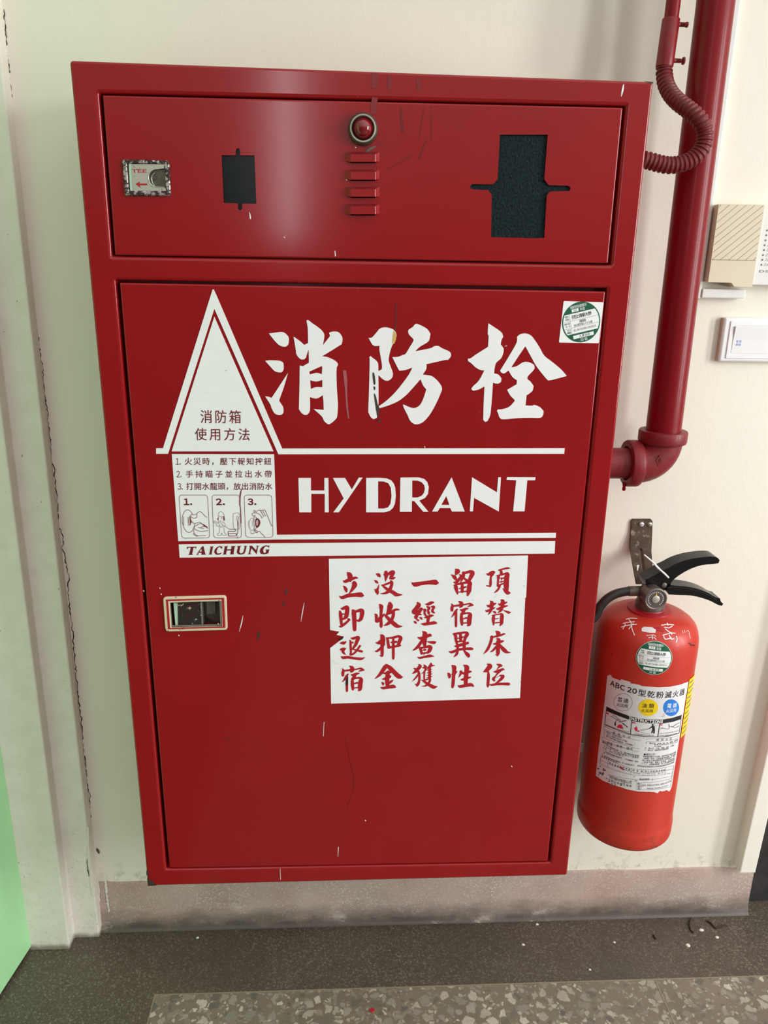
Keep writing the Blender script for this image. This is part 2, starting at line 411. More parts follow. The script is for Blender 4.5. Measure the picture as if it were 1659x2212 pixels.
def line(mb, s, f, bold=0.0, shear=0.0):
    """fit the ink of s into the unit square of f, letters set close"""
    vs, fs, x = [], [], 0.0
    for ch in s:
        if ch == ' ': x += .22; continue
        gv, gf = glyph(wide(ch), bold, shear); m0 = min(v[0] for v in gv); m1 = max(v[0] for v in gv)
        k = len(vs); vs += [(v[0]-m0+x, v[1]) for v in gv]; fs += [tuple(i+k for i in q) for q in gf]; x += m1-m0+.085
    xs = [v[0] for v in vs]; ys = [v[1] for v in vs]
    mb.add([f((x-min(xs))/(max(xs)-min(xs)), (y-min(ys))/(max(ys)-min(ys))) for x, y in vs], fs)

def rq(quad, inset, rad, n=5):
    """rounded quad (TL, TR, BR, BL in x, z) with its edges moved inwards by inset"""
    c = (sum(p[0] for p in quad)/4, sum(p[1] for p in quad)/4); ed = []
    for i in range(4):
        a, b = quad[i], quad[(i+1) % 4]; dx, dz = b[0]-a[0], b[1]-a[1]; l = math.hypot(dx, dz)
        nx, nz = -dz/l, dx/l
        if (c[0]-a[0])*nx+(c[1]-a[1])*nz < 0: nx, nz = -nx, -nz
        ed.append(((a[0]+nx*inset, a[1]+nz*inset), (dx/l, dz/l)))
    cs = []
    for i in range(4):
        (p, d), (q, e) = ed[i-1], ed[i]
        k = ((q[0]-p[0])*e[1]-(q[1]-p[1])*e[0])/(d[0]*e[1]-d[1]*e[0]); cs.append(((p[0]+d[0]*k, p[1]+d[1]*k), d, e))
    rad = max(rad-inset, 2e-4); out = []
    for c0, d, e in cs:
        for k in range(n):
            a = math.pi/2*k/(n-1); u, v = rad*(1-math.sin(a)), rad*(1-math.cos(a))
            out.append((c0[0]-d[0]*u+e[0]*v, c0[1]-d[1]*u+e[1]*v))
    return out
def plate(mb, quad, rad, r, y0, depth, holes=(), hdepth=.02, back=False, N=4):
    """flat plate with rounded outer edge (r); holes are (quad, rad, r) or plain outlines"""
    L = lambda l, y: [Vector((x, y, z)) for x, z in l]
    rings = [L(rq(quad, r*(1-math.sin(math.pi/2*i/N)), rad), y0+r*(1-math.cos(math.pi/2*i/N))) for i in range(N+1)]
    rings.append(L(rq(quad, 0, rad), y0+depth)); front = [rings[0]]
    mb.loops(rings[:-1], True, True); mb.loops(rings[-2:], True, False)
    if back: mb.flat([rings[-1]])
    for h in holes:
        if isinstance(h, tuple):
            q, hr, r2 = h
            hs = [L(rq(q, -r2*(1-math.sin(math.pi/2*i/N)), hr), y0+r2*(1-math.cos(math.pi/2*i/N))) for i in range(N+1)]
            hs.append(L(rq(q, 0, hr), y0+hdepth)); mb.loops(hs[:-1], True, True); mb.loops(hs[-2:], True, False)
            front.append(hs[0])
        else:
            l = L(h, y0); front.append(l); mb.loops([l, L(h, y0+hdepth)], True, False)
    mb.flat(front)
def xz(pts, Y=0.0): return [(P(x, y, Y).x, P(x, y, Y).z) for x, y in pts]

YW = 0.2                                       # the wall's face; the cabinet's front is Y = 0
ZF = -ZB

# ------------------------------------------------------------------ the setting
b = MB().mat('floor'); b.box(-0.018, 2.4, -2.6, 0.044, ZF-.03, ZF)
b.mat('border'); b.box(-2.2, 2.4, 0.044, 0.7, ZF-.03, ZF); b.box(-2.2, -0.018, -2.6, 0.044, ZF-.03, ZF)
tag(b.build('floor'), kind='structure')
for i, (x0, x1, y0, y1) in enumerate(((-0.0190, 2.4, 0.0430, 0.0452), (-0.0190, -0.0170, -2.6, 0.0425), (0.9048, 0.9072, -2.6, 0.0425))):
    b = MB().mat('brass'); b.box(x0, x1, y0, y1, ZF-.004, ZF+.0006); tag(b.build('trim_%d' % (i+3)), kind='structure')
b = MB().mat('wall'); b.box(-0.21, 1.16, YW, YW+.14, ZF, 2.3)
wall = tag(b.build('wall_back', loc=(0.5, YW, ZF)), kind='structure')
ck = MB().mat('crack')
cp = [(x, y, random.uniform(1.4, 3.4)) for x, y in nums('8 20 12 60 14 110 20 155 24 200 27 240 30 290 36 340 39 395 45 440 50 490 55 540 62 590 70 640 80 720 92 800 103 900 113 1000 117 1012 120 1060 124 1080 125 1108 128 1140 136 1160 138 1175 134 1183 141 1200 144 1230 150 1252 146 1265 150 1310 155 1350 160 1400 164 1450 172 1530 176 1560 178 1600 185 1650 188 1690 194 1720 193 1750 198 1800 201 1830')]
cq = []
for a, c in zip(cp, cp[1:]):
    n = max(1, int((c[1]-a[1])/5))
    for k in range(n):
        t = k/n; cq.append((a[0]+(c[0]-a[0])*t+random.uniform(-1.9, 1.9), a[1]+(c[1]-a[1])*t, random.uniform(.5, 2.6)))
ck.ribbon(cq, lambda x, y: P(x, y, YW-.0006), smooth=False)
ck.build('crack', wall)
# skirting with a cove into the floor
prof = [(YW, ZF+.112), (.1965, ZF+.1115), (.1955, ZF+.108), (.1950, ZF+.04)]
prof += [(.195-.010*(1-math.cos(R(a))), ZF+.04-.04*math.sin(R(a))) for a in (15, 30, 45, 60, 75, 90)] + [(YW, ZF)]
b = MB().mat('skirt')
xs = [-.16+1.32*i/30 for i in range(31)]
b.loops([[Vector((x, y+.0012*math.sin(x*23)*(1 if z > ZF+.01 else 0), z+(.0016*math.sin(x*31+1)+.001*math.sin(x*77) if z > ZF+.1 else 0))) for y, z in prof] for x in xs], True, True, True, True)
tag(b.build('baseboard_back', loc=(.5, YW, ZF)), kind='structure')
# stepped door frame on the left
def lean(x, z): return x-(.67-z)*.0062
b = MB().mat('jamb')
pr = [(-.2745, YW+.02), (-.2745, .150), (-.1985, .150), (-.1985, .176), (-.1500, .176), (-.1500, YW+.02)]
zs = [ZF-.004]+[ZF+(2.3-ZF)*i/6 for i in range(1, 7)]
b.loops([[Vector((lean(x, z), y, z)) for x, y in pr] for z in zs], True, False, True, True)
tag(b.build('trim_1', loc=(-.21, .18, ZF), bevel=.0025), kind='structure')
# frame on the right, standing on the skirting
b = MB().mat('jamb2')
z0 = P(1598, 1885, .17).z
def leanr(x, z): return x+(z-z0)*.030
b.loops([[Vector((leanr(x, z), y, z)) for x, y in ((1.1126, YW+.01), (1.1126, .170), (1.1450, .170), (1.1450, YW+.01))] for z in (z0, z0+.3, z0+.8)], True, False, True, True)
tag(b.build('trim_2', loc=(1.13, .18, z0), bevel=.002), kind='structure')
# mint door leaf, swung open towards the viewer
p0, p1 = PZ(71, 2038, .008), PZ(0, 2148, .008)
d = Vector((p1.x-p0.x, p1.y-p0.y, 0)).normalized(); nn = Vector((d.y, -d.x, 0))
if nn.x > 0: nn = -nn
b = MB().mat('doorg'); a = Vector((p0.x, p0.y, ZF+.008)); c = a+d*.82
q = [a, c, c+nn*.038, a+nn*.038]; b.loops([q, [v+Vector((0, 0, 2.0)) for v in q]], True, False, True, True)
tag(b.build('door_1', bevel=.002), kind='structure')
b = MB().mat('darkdoor'); b.box(1.162, 1.95, .222, .26, ZF, 2.0)
tag(b.build('door_2', bevel=.002), kind='structure')

# ------------------------------------------------------------------ hydrant cabinet
CABD = YW-.001
cab = tag(empty('hydrant_cabinet', (.35, .1, 0)), 'large red steel fire hydrant cabinet with white sign, hung on the cream wall', 'hydrant cabinet')
outer = xz([(149.5, 130), (1412, 176.5), (1225, 1891), (319, 1914)])
holeU = xz([(214, 201), (1352, 229), (1320, 572), (242, 553)])
holeL = xz([(250, 605), (1312, 623), (1189, 1863.5), (359.5, 1878)])
b = MB().mat('cab')
plate(b, outer, .004, .003, 0.0, CABD, [(holeU, .001, .0045), (holeL, .001, .0045)], .03, back=True)
b.flat([[Vector((x, .03, z)) for x, z in rq(outer, .01, .004)]])
case = b.build('case', cab)
for l in ('317.5 1897 322 1898 330 1904 338 1913 319.5 1914', '316 1880 320 1882 322 1888 320 1893 316.5 1891', '1390 175 1411 177 1411 181 1402 179'):
    b = MB().mat('chipdark'); b.flat([[P(x, y, -.0004) for x, y in nums(l)]]); b.build('paint_chip', case)
# upper panel with its two windows and the ventilation slots
w1 = [(478.7, 335.2), (509.2, 335.5), (509.2, 326), (511, 321.5), (514, 320), (517, 321.5), (518.8, 326), (519, 335.6), (549.9, 335.8), (553.6, 440.4), (523.2, 439.6), (523.4, 449), (521, 453.5), (518.5, 455), (515.6, 453), (514.2, 449), (513.8, 439.3), (483.2, 438.3)]
w2 = crop(nums('500 582 707 582 692 775 710 800 795 803 803 808 805 816 800 825 715 828 703 845 692 1028 662 1030 462 1025 465 842 450 822 380 818 373 813 372 804 380 796 470 797 490 775'), 830, 0, 2.0012)
LV = [(328, 349.5), (366, 388), (403.6, 425), (440.5, 463)]
slots = [xz([(756, y1-9), (812, y1-9), (810, y1+2.6), (758, y1+2.6)]) for y0, y1 in LV]
qU = xz([(221, 205), (1346, 232), (1314, 569), (248, 551)])
b = MB().mat('cab'); plate(b, qU, .0012, .0022, 0.0, .018, [xz(w1), xz(w2)]+slots, .0016)
up = b.build('upper_panel', cab)
b = MB().mat('glassd'); b.flat([[Vector((x, .0032, z)) for x, z in rq(xz([(474, 312), (556, 312), (560, 462), (478, 462)]), 0, .001)]], (0, .003, 0))
b.build('window_pane', up)
b = MB().mat('glassp'); b.flat([[Vector((x, .0032, z)) for x, z in rq(xz([(1005, 283), (1245, 283), (1240, 522), (1000, 522)]), 0, .001)]], (0, .003, 0))
b.build('window_pane', up)
for y0, y1 in LV:                                     # pressed hoods, open underneath
    x0, x1 = 746.5, 819.5
    bq = [P(x, y, -.0001) for x, y in ((x0, y0), (x1, y0), (x1, y1-1), (x0, y1-1))]
    tq = [P(x, y, -.0065) for x, y in ((x0+10, y0+5.5), (x1-9, y0+5.5), (x1-9, y1), (x0+10, y1))]
    b = MB().mat('cab'); b.add(bq+tq, [(4, 5, 6, 7), (1, 2, 6, 5), (3, 0, 4, 7)]); b.mat('fit'); b.add(bq+tq, [(0, 1, 5, 4)])
    b.build('louver', up, bevel=.0008)
# indicator lamp
c0 = P(783.7, 280, 0); lo = Vector((c0.x, 0, c0.z))
b = MB().mat('bezel'); b.lathe([(.0182, 0), (.0182, -.006), (.0166, -.0085), (.0158, -.0098)], lo, 'y', 40, cap=False); b.lathe([(.0140, -.0106), (.0128, -.0095), (.0118, -.006)], lo, 'y', 40, cap=False)
b.mat('steel'); b.lathe([(.0158, -.0098), (.0150, -.0108), (.0140, -.0106)], lo, 'y', 40, cap=False)
bz = b.build('indicator_lamp', cab)
b = MB().mat('lens')
b.lathe([(.0120, -.004), (.0118, -.010), (.0106, -.0115), (.0104, -.0128), (.0088, -.0145), (.0084, -.0158), (.0062, -.0176), (.0034, -.0188), (0.0001, -.0192)], lo, 'y', 36)
b.build('lens', bz)
# upper latch
def pq(*a, Y=0.0): return xz(list(a), Y)
b = MB().mat('rustchrome')
plate(b, pq((264.3, 344.5), (366.5, 347), (369.8, 424), (270.5, 423.4)), .003, .0018, -.0032, .0032, [(pq((275, 354), (356.5, 355), (359.7, 412.8), (279.5, 412.2)), .001, .0012)], .005)
lt = b.build('latch', cab)
b = MB().mat('darkdull'); b.flat([[P(x, y, -.0002) for x, y in ((274, 353), (358, 354), (361, 414), (278, 413))]]); b.build('recess', lt)
b = MB().mat('steel')
lv = crop(nums('400 410 1200 415 1240 440 1240 480 1200 510 1080 525 980 535 900 590 850 680 835 760 860 860 920 940 1000 985 1120 1000 1240 1010 1285 1050 1290 1095 440 1090'), 250, 320, 11.85)
b.flat([[P(x, y, -.0028) for x, y in spline(lv, 3, True, 50)]], (0, .002, 0))
b.mat('mint'); b.flat([[P(x, y, -.0024) for x, y in crop(nums('335 405 400 405 438 1090 372 1090'), 250, 320, 11.85)]], (0, .0015, 0))
b.mat('chrome'); b.tube([P(x, y, -.0030) for x, y in crop(spline(nums('1240 510 1080 530 980 545 895 600 850 680 838 760 862 860 920 945 1000 990 1120 1000 1240 1010')), 250, 320, 11.85)], .0006, 8)
b.tube([P(x, y, -.0018) for x, y in crop(spline(nums('1010 630 950 680 920 760 930 850 960 920 1000 970')), 250, 320, 11.85)], .0005, 8)
lev = b.build('lever', lt)
b = MB().mat('bred')
line(b, 'TEE', pmap((250+415/11.85, 320+632/11.85), (250+800/11.85, 320+632/11.85), (250+412/11.85, 320+540/11.85), -.0030), .02)
b.flat([[P(x, y, -.0030) for x, y in crop(nums('505 920 615 855 612 905 805 905 805 950 615 950 640 1020'), 250, 320, 11.85)]])
b.build('lettering', lt)
# lower door
qL = xz([(258, 610.5), (1308.5, 629.5), (1183.5, 1860.5), (365.5, 1875.5)])
lrec = crop(nums('122 134 603 117 612 358 132 372'), 340, 1270, 4.366)
b = MB().mat('cab'); plate(b, qL, .001, .0022, 0.0, .02, [xz(lrec)], .02)
dr = b.build('lower_door', cab)
# chips and scrapes in the door's enamel
def mark(m, s, parent, name='scratch', caps=True):
    b = MB().mat(m); b.ribbon(nums(s, 3), lambda x, y: P(x, y, -.0003), True, caps); return b.build(name, parent)
for s in ('538.8 459 1 540.2 465 2.2 541 472 2.6', '723.5 542 1.6 724.5 553 2'): mark('paper', s, up)
for s in ('605 1877 .8 606 1900 .8',): mark('paper', s, case)
for s in ('525 1330 .6 522 1345 2.2 517 1364 .6', '657 1302 .6 653 1325 1.8 650 1343 .5', '700 1560 1 698.5 1590 1', '731 1830 1.4 730 1850 .8', '1091 748 .8 1095 746.5 1'): mark('paper', s, dr)
mark('scuff', '744.5 803 7 746.5 822 7 748 850 4 750 880 4 753 903 3', dr)
for q in ('866 233 4 868 262 5 871 284 6.5', '916 232 1 912 258 2 905 300 1', '932 232 .8 931 268 1 932 300 1.8', '921 304 1.6 912 325 2.4 906 342 4.5', '891 334 1 870 348 2 835 366 .8', '812 314 1 830 306 1.6'): mark('drip', q, up, 'paint_drip')
for q in ('810 210 13 808 228 13 807 246 12', '787 308 10 790 314 10 795 320 9'): mark('stain', q, up, 'tape_stain', False)
for q in ('809 158 13 809 176 13 809 191 13', '842 164 9 842 180 9 842 193 9', '905 170 10 905 183 9 905 195 8'): mark('stain', q, case, 'tape_stain', False)
mark('dull', '790 330 3 800 322 6 811 316 2', up, 'dust_clump')
mark('drip', '745 1590 .6 755 1640 1.2 764 1680 1.4 762 1710 1 748 1745 .6', dr)
mark('paper', '1347 183 2 1345 195 4 1342 208 1', case)
for x, y in nums('345 1270 310 1276 386 1372 471 1347 348 1283 917 965 748 388 614 512 1105 1655 789 1772 768 318'):
    mark('paper', '%f %f 1.9 %f %f 1.5' % (x, y, x+1.2, y+1.4), up if y < 600 else (dr if x > 340 else case), 'paint_speck')
for s in ('620 1272 2 618.5 1278 5 616 1285 1', '612 1308 4 614 1302 3 615 1298 1', '560 1364 1 559 1368 5 557 1378 3 556.5 1382 1', '490 1595 1 494 1596 2 498 1595 1', '779 943 1.5 780 947 2', '856 655 1.4 855 680 1.8 853.5 715 1.4'):
    mark('chipdark', s, dr, 'paint_chip')
# lower latch in the door
b = MB().mat('cream')
oq = crop(nums('55 82 652 66 664 392 78 407'), 340, 1270, 4.366)
plate(b, xz(oq), .0045, .0014, -.0028, .0028, [(xz(lrec), .0008, .001)], .004)
b.mat('bred')
ro = crop(nums('80 110 628 94 640 376 100 390'), 340, 1270, 4.366); ri = crop(nums('100 124 606 108 617 364 121 378'), 340, 1270, 4.366)
b.flat([[P(x, y, -.0031) for x, y in ro], [P(x, y, -.0031) for x, y in ri]])
lt = b.build('latch', cab)
b = MB().mat('darkdull')
rr = lambda y: [Vector((x, y, z)) for x, z in xz(lrec)]
b.loops([rr(-.002), rr(.016)], True, False); b.flat([rr(.016)])
b.mat('chrome'); b.loops([[P(x, y, -.0006) for x, y in crop(nums(s), 340, 1270, 4.366)] for s in ('108 130 597 116 606 354 128 366', '124 138 585 128 594 342 142 352')], True, False)
b.build('recess', lt)
b = MB().mat('flaked'); b.flat([[P(x, y, .001) for x, y in crop(nums('192 142 415 136 425 342 195 350'), 340, 1270, 4.366)]], (0, .008, 0))
b.mat('mint'); b.flat([[P(x, y, .0016) for x, y in crop(nums('152 143 192 142 195 350 170 350'), 340, 1270, 4.366)]], (0, .006, 0))
b.mat('chrome'); b.box(P(434, 1320).x, P(437.5, 1320).x, -.0006, .010, P(435, 1348).z, P(435, 1301).z)
b.mat('dull'); b.flat([[P(x, y, .009) for x, y in crop(nums('465 132 545 130 548 245 468 248'), 340, 1270, 4.366)]], (0, .006, 0))
b.build('lever', lt)

# ------------------------------------------------------------------ the sign on the door
S1, S2 = -.0004, -.0007                               # sheet and print standing off the enamel
pf = lambda y: (lambda px, py: P(px, py, y))
def sheet(mb, loops, y=S1): mb.flat([[P(px, py, y) for px, py in l] for l in loops], (0, -y, 0))
b = MB().mat('white')
sheet(b, [nums('459.3 625 462 625.5 469 641 609.5 968.8 1220 968.2 1218.8 980.3 601.3 981.3 463 667 363 980.3 337.2 980.3 337.2 968.3 352 968.3')])
sheet(b, [nums('463 684 590.7 975 370.7 975.2')])
tri = b.build('triangle_emblem', cab)
k = 2.765
b = MB().mat('deep')
cells(b, '消防箱', pmap((320+314/k, 600+868/k), (320+555/k, 600+870/k), (320+312/k, 600+790/k), S2), .88, .004)
cells(b, '使用方法', pmap((320+282/k, 600+970/k), (320+608/k, 600+972/k), (320+280/k, 600+898/k), S2), .92, .004)
b.build('lettering', tri)
b = MB().mat('white')
CH = [
 (560, 680, 8.295, ['172 335 300 318 395 308 450 322 500 365 528 410 528 500 505 550 455 572 370 550 290 480'], 60),
 (560, 680, 8.295, ['105 825 200 815 350 822 410 845 432 870 438 960 420 1010 380 1035 280 1010 200 930'], 60),
 (560, 680, 8.295, ['515 1040 440 1300 365 1510 362 1550 425 1650 432 1750 395 1790 330 1792 270 1760 220 1670 195 1600 105 1462 170 1470 215 1490 260 1430'], 50),
 (560, 680, 8.295, ['845 100 880 95 950 150 1050 220 1120 280 1160 340 1165 400 1140 545 1255 400 1265 375 1252 322 1310 302 1390 302 1440 330 1490 410 1480 510 1440 550 1125 745 1210 755 1320 800 1390 850 1410 895 1385 980 1390 1300 1410 1600 1398 1800 1370 1870 1270 1955 1220 1955 1160 1900 1120 1820 975 1690 1155 1705 1150 1560 1140 1440 1060 1490 1000 1500 908 1475 912 1650 900 1740 860 1790 810 1792 760 1760 712 1690 712 1640 722 1200 725 930 738 912 780 922 890 860 885 620 850 720 835 770 800 800 750 798 700 760 665 700 650 600 615 390 740 480 805 540 870 510 875 460 868 230',
   '895 1020 1050 950 1115 920 1128 940 1122 1068 1060 1045 1000 1045 905 1070', '912 1172 1000 1195 1060 1190 1130 1165 1130 1300 1060 1295 1000 1300 925 1330'], 42),
 (780, 680, 7.541, ['122 375 175 370 250 290 300 230 370 205 450 212 530 245 575 310 570 380 545 460 510 490 470 610 450 730 465 800 510 920 518 980 500 1030 450 1070 400 1072 350 1045 300 1000 282 985 282 1500 255 1680 205 1700 160 1670 125 1600 118 1550 130 1200 140 750 130 705 150 670 200 710 250 750 278 800 282 915 320 900 340 870 335 780 300 580 300 505 230 508 180 480'], 42),
 (780, 680, 7.541, ['780 240 840 200 880 155 920 150 1000 185 1080 235 1130 310 1110 410 1070 455 960 520 880 595 1130 545 1190 512 1260 510 1320 545 1440 600 1465 650 1455 690 1415 735 1350 740 1065 805 1062 880 1005 975 1140 995 1220 1050 1290 1130 1318 1200 1300 1270 1220 1450 1130 1610 1050 1710 980 1765 900 1785 840 1765 790 1710 760 1640 690 1500 688 1460 790 1505 860 1520 920 1500 970 1455 1020 1350 1062 1215 1010 1150 968 1050 800 1240 720 1320 600 1410 450 1475 300 1522 288 1490 400 1410 540 1280 680 1110 780 970 835 860 720 900 640 908 610 890 510 690 600 685 680 655 730 630 790 530 850 430 845 390 780 320 768 270'], 42),
 (1000, 690, 6.9125, ['380 58 520 150 580 200 602 260 575 310 565 375 605 430 605 490 570 580 490 660 465 805 530 825 575 880 570 930 530 958 480 955 448 945 435 1150 415 1380 400 1450 365 1520 330 1530 303 1500 310 1250 322 998 240 1045 150 1065 125 1040 150 1000 240 910 320 760 270 758 195 720 130 660 75 620 75 585 115 580 200 520 375 410 383 250 370 210'], 42),
 (1000, 690, 6.9125, ['555 765 700 530 800 350 808 260 850 225 920 208 990 225 1045 270 1140 410 1215 540 1340 640 1470 750 1550 845 1420 880 1300 908 1250 890 1105 710 1030 580 932 400 830 550 722 715 800 700 900 640 980 638 1050 670 1068 700 1060 750 970 850 965 895 1010 930 1055 995 1035 1070 950 1135 935 1285 1030 1288 1070 1278 1150 1310 1205 1370 1195 1430 1150 1470 1000 1470 800 1475 600 1492 545 1460 525 1400 508 1370 520 1345 590 1340 690 1305 772 1220 765 1195 710 1140 660 1052 800 970 808 910 740 860 680 762 630 800 600 805 570 790'], 42)]
for ox, oy, k, ls, cr in CH:
    sheet(b, [spline(crop(nums(l), ox, oy, k), 4, True, cr) for l in ls])
ti = b.build('title_characters', cab)
for l in ('185 955 215 955 235 1110 215 1140 200 1100', '205 1165 232 1180 230 1215 210 1225', '210 1300 240 1320 270 1450 300 1530 285 1640 262 1650', '275 1715 310 1705 325 1730 305 1748 285 1745'):
    b = MB().mat('chipdark'); b.flat([[P(px, py, S2) for px, py in spline(crop(nums(l), 780, 680, 7.541), 3, True)]]); b.build('worn_patch', ti)
b = MB().mat('tape'); b.flat([[P(px, py, S2) for px, py in crop(nums('530 255 575 310 570 400 545 460 512 470 505 450'), 780, 680, 7.541)]])
b.build('tape_scrap', ti)
b = MB().mat('white')
k = 2.5136
for ls in (['112 82 180 82 180 150 253 150 253 82 275 82 277 268 255 268 255 168 182 168 182 268 117 268'], ['300 82 365 82 402 144 440 80 461 80 332 268 302 268 358 193'],
           ['480 82 545 81 590 84 615 94 630 112 638 135 641 180 636 222 625 245 608 260 580 268 480 268', '545 100 575 101 600 110 614 135 618 180 612 222 598 242 575 248 545 248'],
           ['666 80 730 79 765 79 795 87 812 104 820 130 816 168 800 190 768 205 818 265 790 265 741 207 728 207 728 265 663 265', '730 95 758 96 780 104 795 120 799 142 793 165 780 180 758 188 730 188'],
           ['944 78 1015 264 945 264 937 245 880 245 868 264 838 264', '915 180 932 228 888 228'], ['1055 78 1190 160 1197 78 1212 78 1200 264 1066 190 1060 263 1043 263'],
           ['1245 77 1400 78 1397 94 1355 94 1340 263 1278 263 1295 94 1242 92']):
    sheet(b, [crop(nums(l), 600, 1000, k) for l in ls])
b.build('english_lettering', cab)
b = MB().mat('white'); sheet(b, [nums('371 980.8 592 981.2 598 1155.3 1201 1151 1200.5 1162 600 1165.5 385 1169')])
card = b.build('instruction_card', cab)
k = 4.1475; c5 = lambda x, y: (340+x/k, 960+y/k)
b = MB().mat('deep')
for n, s, x0, x1, yt, yb, xd in (('1.', '火災時，壓下報知按鈕', 246, 1021, 119, 184, 165), ('2.', '手持瞄子並拉出水帶', 255, 1025, 233, 297, 172), ('3.', '打開水龍頭，放出消防水', 260, 1029, 344, 407, 182)):
    cells(b, s, pmap(c5(x0, yb), c5(x1, yb), c5(x0-2, yt), S2), .97, .006)
    line(b, n, pmap(c5(xd, yb-2), c5(xd+45, yb-2), c5(xd-1, yt+4), S2))
for n, x0, x1 in (('1.', 238, 312), ('2.', 525, 606), ('3.', 810, 888)):
    line(b, n, pmap(c5(x0, 544), c5(x1, 544), c5(x0-3, 484), S2), .035)
b.build('lettering', card)
b = MB().mat('deep'); F2 = pf(S2)
for q in ('193 453 450 453 470 838 218 840', '488 453 738 453 755 838 505 838', '777 453 1025 453 1037 833 790 833'):
    l = rq([c5(*p) for p in nums(q)], 0, 6.5, 6); b.flat([[F2(*p) for p in rq([c5(*p) for p in nums(q)], -.35, 6.5, 6)], [F2(*p) for p in rq([c5(*p) for p in nums(q)], .55, 6.5, 6)]])
def ink(s, ox, oy=1065, k=13.825, w=13):
    b.ribbon([(x, y, w/k) for x, y in crop(nums(s), ox, oy, k)], F2)
for s in ('500 640 450 560 390 510 330 505 270 540 220 620 190 740 190 850 215 960 260 1070 320 1150 390 1178 450 1160 500 1110 540 1020 560 910', '235 710 228 830 240 960',
          '430 660 470 645 540 650 610 630 660 580 720 555 780 590 850 670 935 730', '440 680 480 730 540 752 600 740 630 700 625 640', '430 690 440 780 480 860 560 908 640 890 700 870 760 900',
          '410 700 385 800 390 900 420 960 445 920', '560 1000 640 950 740 910 860 960 960 1060', '545 1020 580 1080 680 1130 800 1140 960 1125', '540 1080 545 1190 620 1260 700 1278 890 1270', '530 1200 560 1260 650 1290', '670 1030 740 1040 830 1065', '740 1030 800 1005 860 1000'):
    ink(s, 380)
b.flat([[F2(x, y) for x, y in crop(nums('425 690 440 790 470 860 440 950 425 900 415 800'), 380, 1065, 13.825)]])
b.flat([[F2(x, y) for x, y in crop(nums('750 900 850 950 960 1020 910 1030 850 1000'), 380, 1065, 13.825)]])
for i in range(7): ink('%d %d %d %d' % (335+i*4, 730+i*38, 385+i*3, 735+i*38), 380, w=9)
for s in ('1270 690 1280 600 1340 552 1405 590 1440 690 1270 695', '1265 780 1270 840 1300 865 1420 865', '1300 865 1260 900 1220 870 1150 835 1130 875 1200 905 1220 970 1270 1000 1300 960 1290 900', '1430 870 1475 950 1450 1000', '1310 960 1340 1020 1390 1000 1380 930 1340 910',
          '1300 1010 1300 1190 1250 1200 1250 1260 1340 1265 1370 1190 1400 1260 1480 1265 1500 1220 1450 1180 1430 1010', '1400 970 1500 1010 1590 1075 1680 1080', '1350 735 1370 735 1380 755 1360 765', '1310 830 1360 832'):
    ink(s, 380, w=9)
for l in ('1275 700 1235 780 1255 815 1275 770', '1410 700 1445 690 1460 800 1435 840 1420 790'):
    b.flat([[F2(x, y) for x, y in crop(nums(l), 380, 1065, 13.825)]])
for s in ('220 1080 380 1080 400 1110 375 1140 200 1145 185 1180 185 1260 210 1280 400 1280 440 1240 470 1140 470 1030', '190 1215 400 1210 420 1240'): ink(s, 480, w=17)
ink('325 620 510 620 520 1035 350 1040 325 620', 480, w=9); ink('455 690 430 720 450 760 430 790 470 810 495 760 480 700 455 690', 480, w=9)
b.flat([[F2(x, y) for x, y in crop(nums('458 820 480 820 488 920 482 1035 465 1035 455 920'), 480, 1065, 13.825)]])
for s in ('1020 550 1100 512 1180 520 1250 505 1300 550 1480 990', '1030 590 1130 650 1200 755', '1150 530 1245 705', '1210 525 1295 690', '950 520 970 515 1020 590 970 590 945 540', '960 590 900 610 905 660 960 690 985 650', '955 700 950 880 965 1000 950 1060 985 1140 1020 1185 1050 1160 1030 1120 990 1110',
          '1040 1175 1110 1140 1150 1180 1200 1230 1280 1310', '985 700 1060 770', '985 1130 1000 1060 1060 1020'): ink(s, 480)
for s in ('830 1060 810 900 830 800 880 750 930 780 950 840', '800 820 785 920 800 1010 850 1090 870 1110 940 1100 960 1040', '860 1110 860 1190 955 1190 940 1110', '860 1220 960 1220', '915 820 900 900 920 1000'): ink(s, 480, w=8)
b.flat([[F2(x, y) for x, y in spline(crop(nums('990 800 1040 755 1100 780 1135 850 1130 930 1090 1010 1030 1030 990 960'), 480, 1065, 13.825), 3, True)], [F2(x, y) for x, y in spline(crop(nums('1020 820 1060 800 1085 860 1070 950 1030 980 1010 900'), 480, 1065, 13.825), 3, True)]])
for i in range(5): ink('%d %d %d %d' % (1005, 830+i*35, 1080, 840+i*32), 480, w=12)
b.ribbon([(x, y, w) for x, y, w in nums('523 1055 1 520 1064 2.4 518.5 1075 2.6 518.3 1090 2.4 520 1100 1.2 521.5 1130 .8', 3)], F2)
ink('470 1270 450 1350', 480, w=12)
b.build('pictograms', card)
b = MB().mat('white'); sheet(b, [nums('386 1176 600 1173.5 1199.5 1168.7 1198 1195.7 600 1201.7 388 1204.7')])
st = b.build('name_strip', cab)
b = MB().mat('deep')
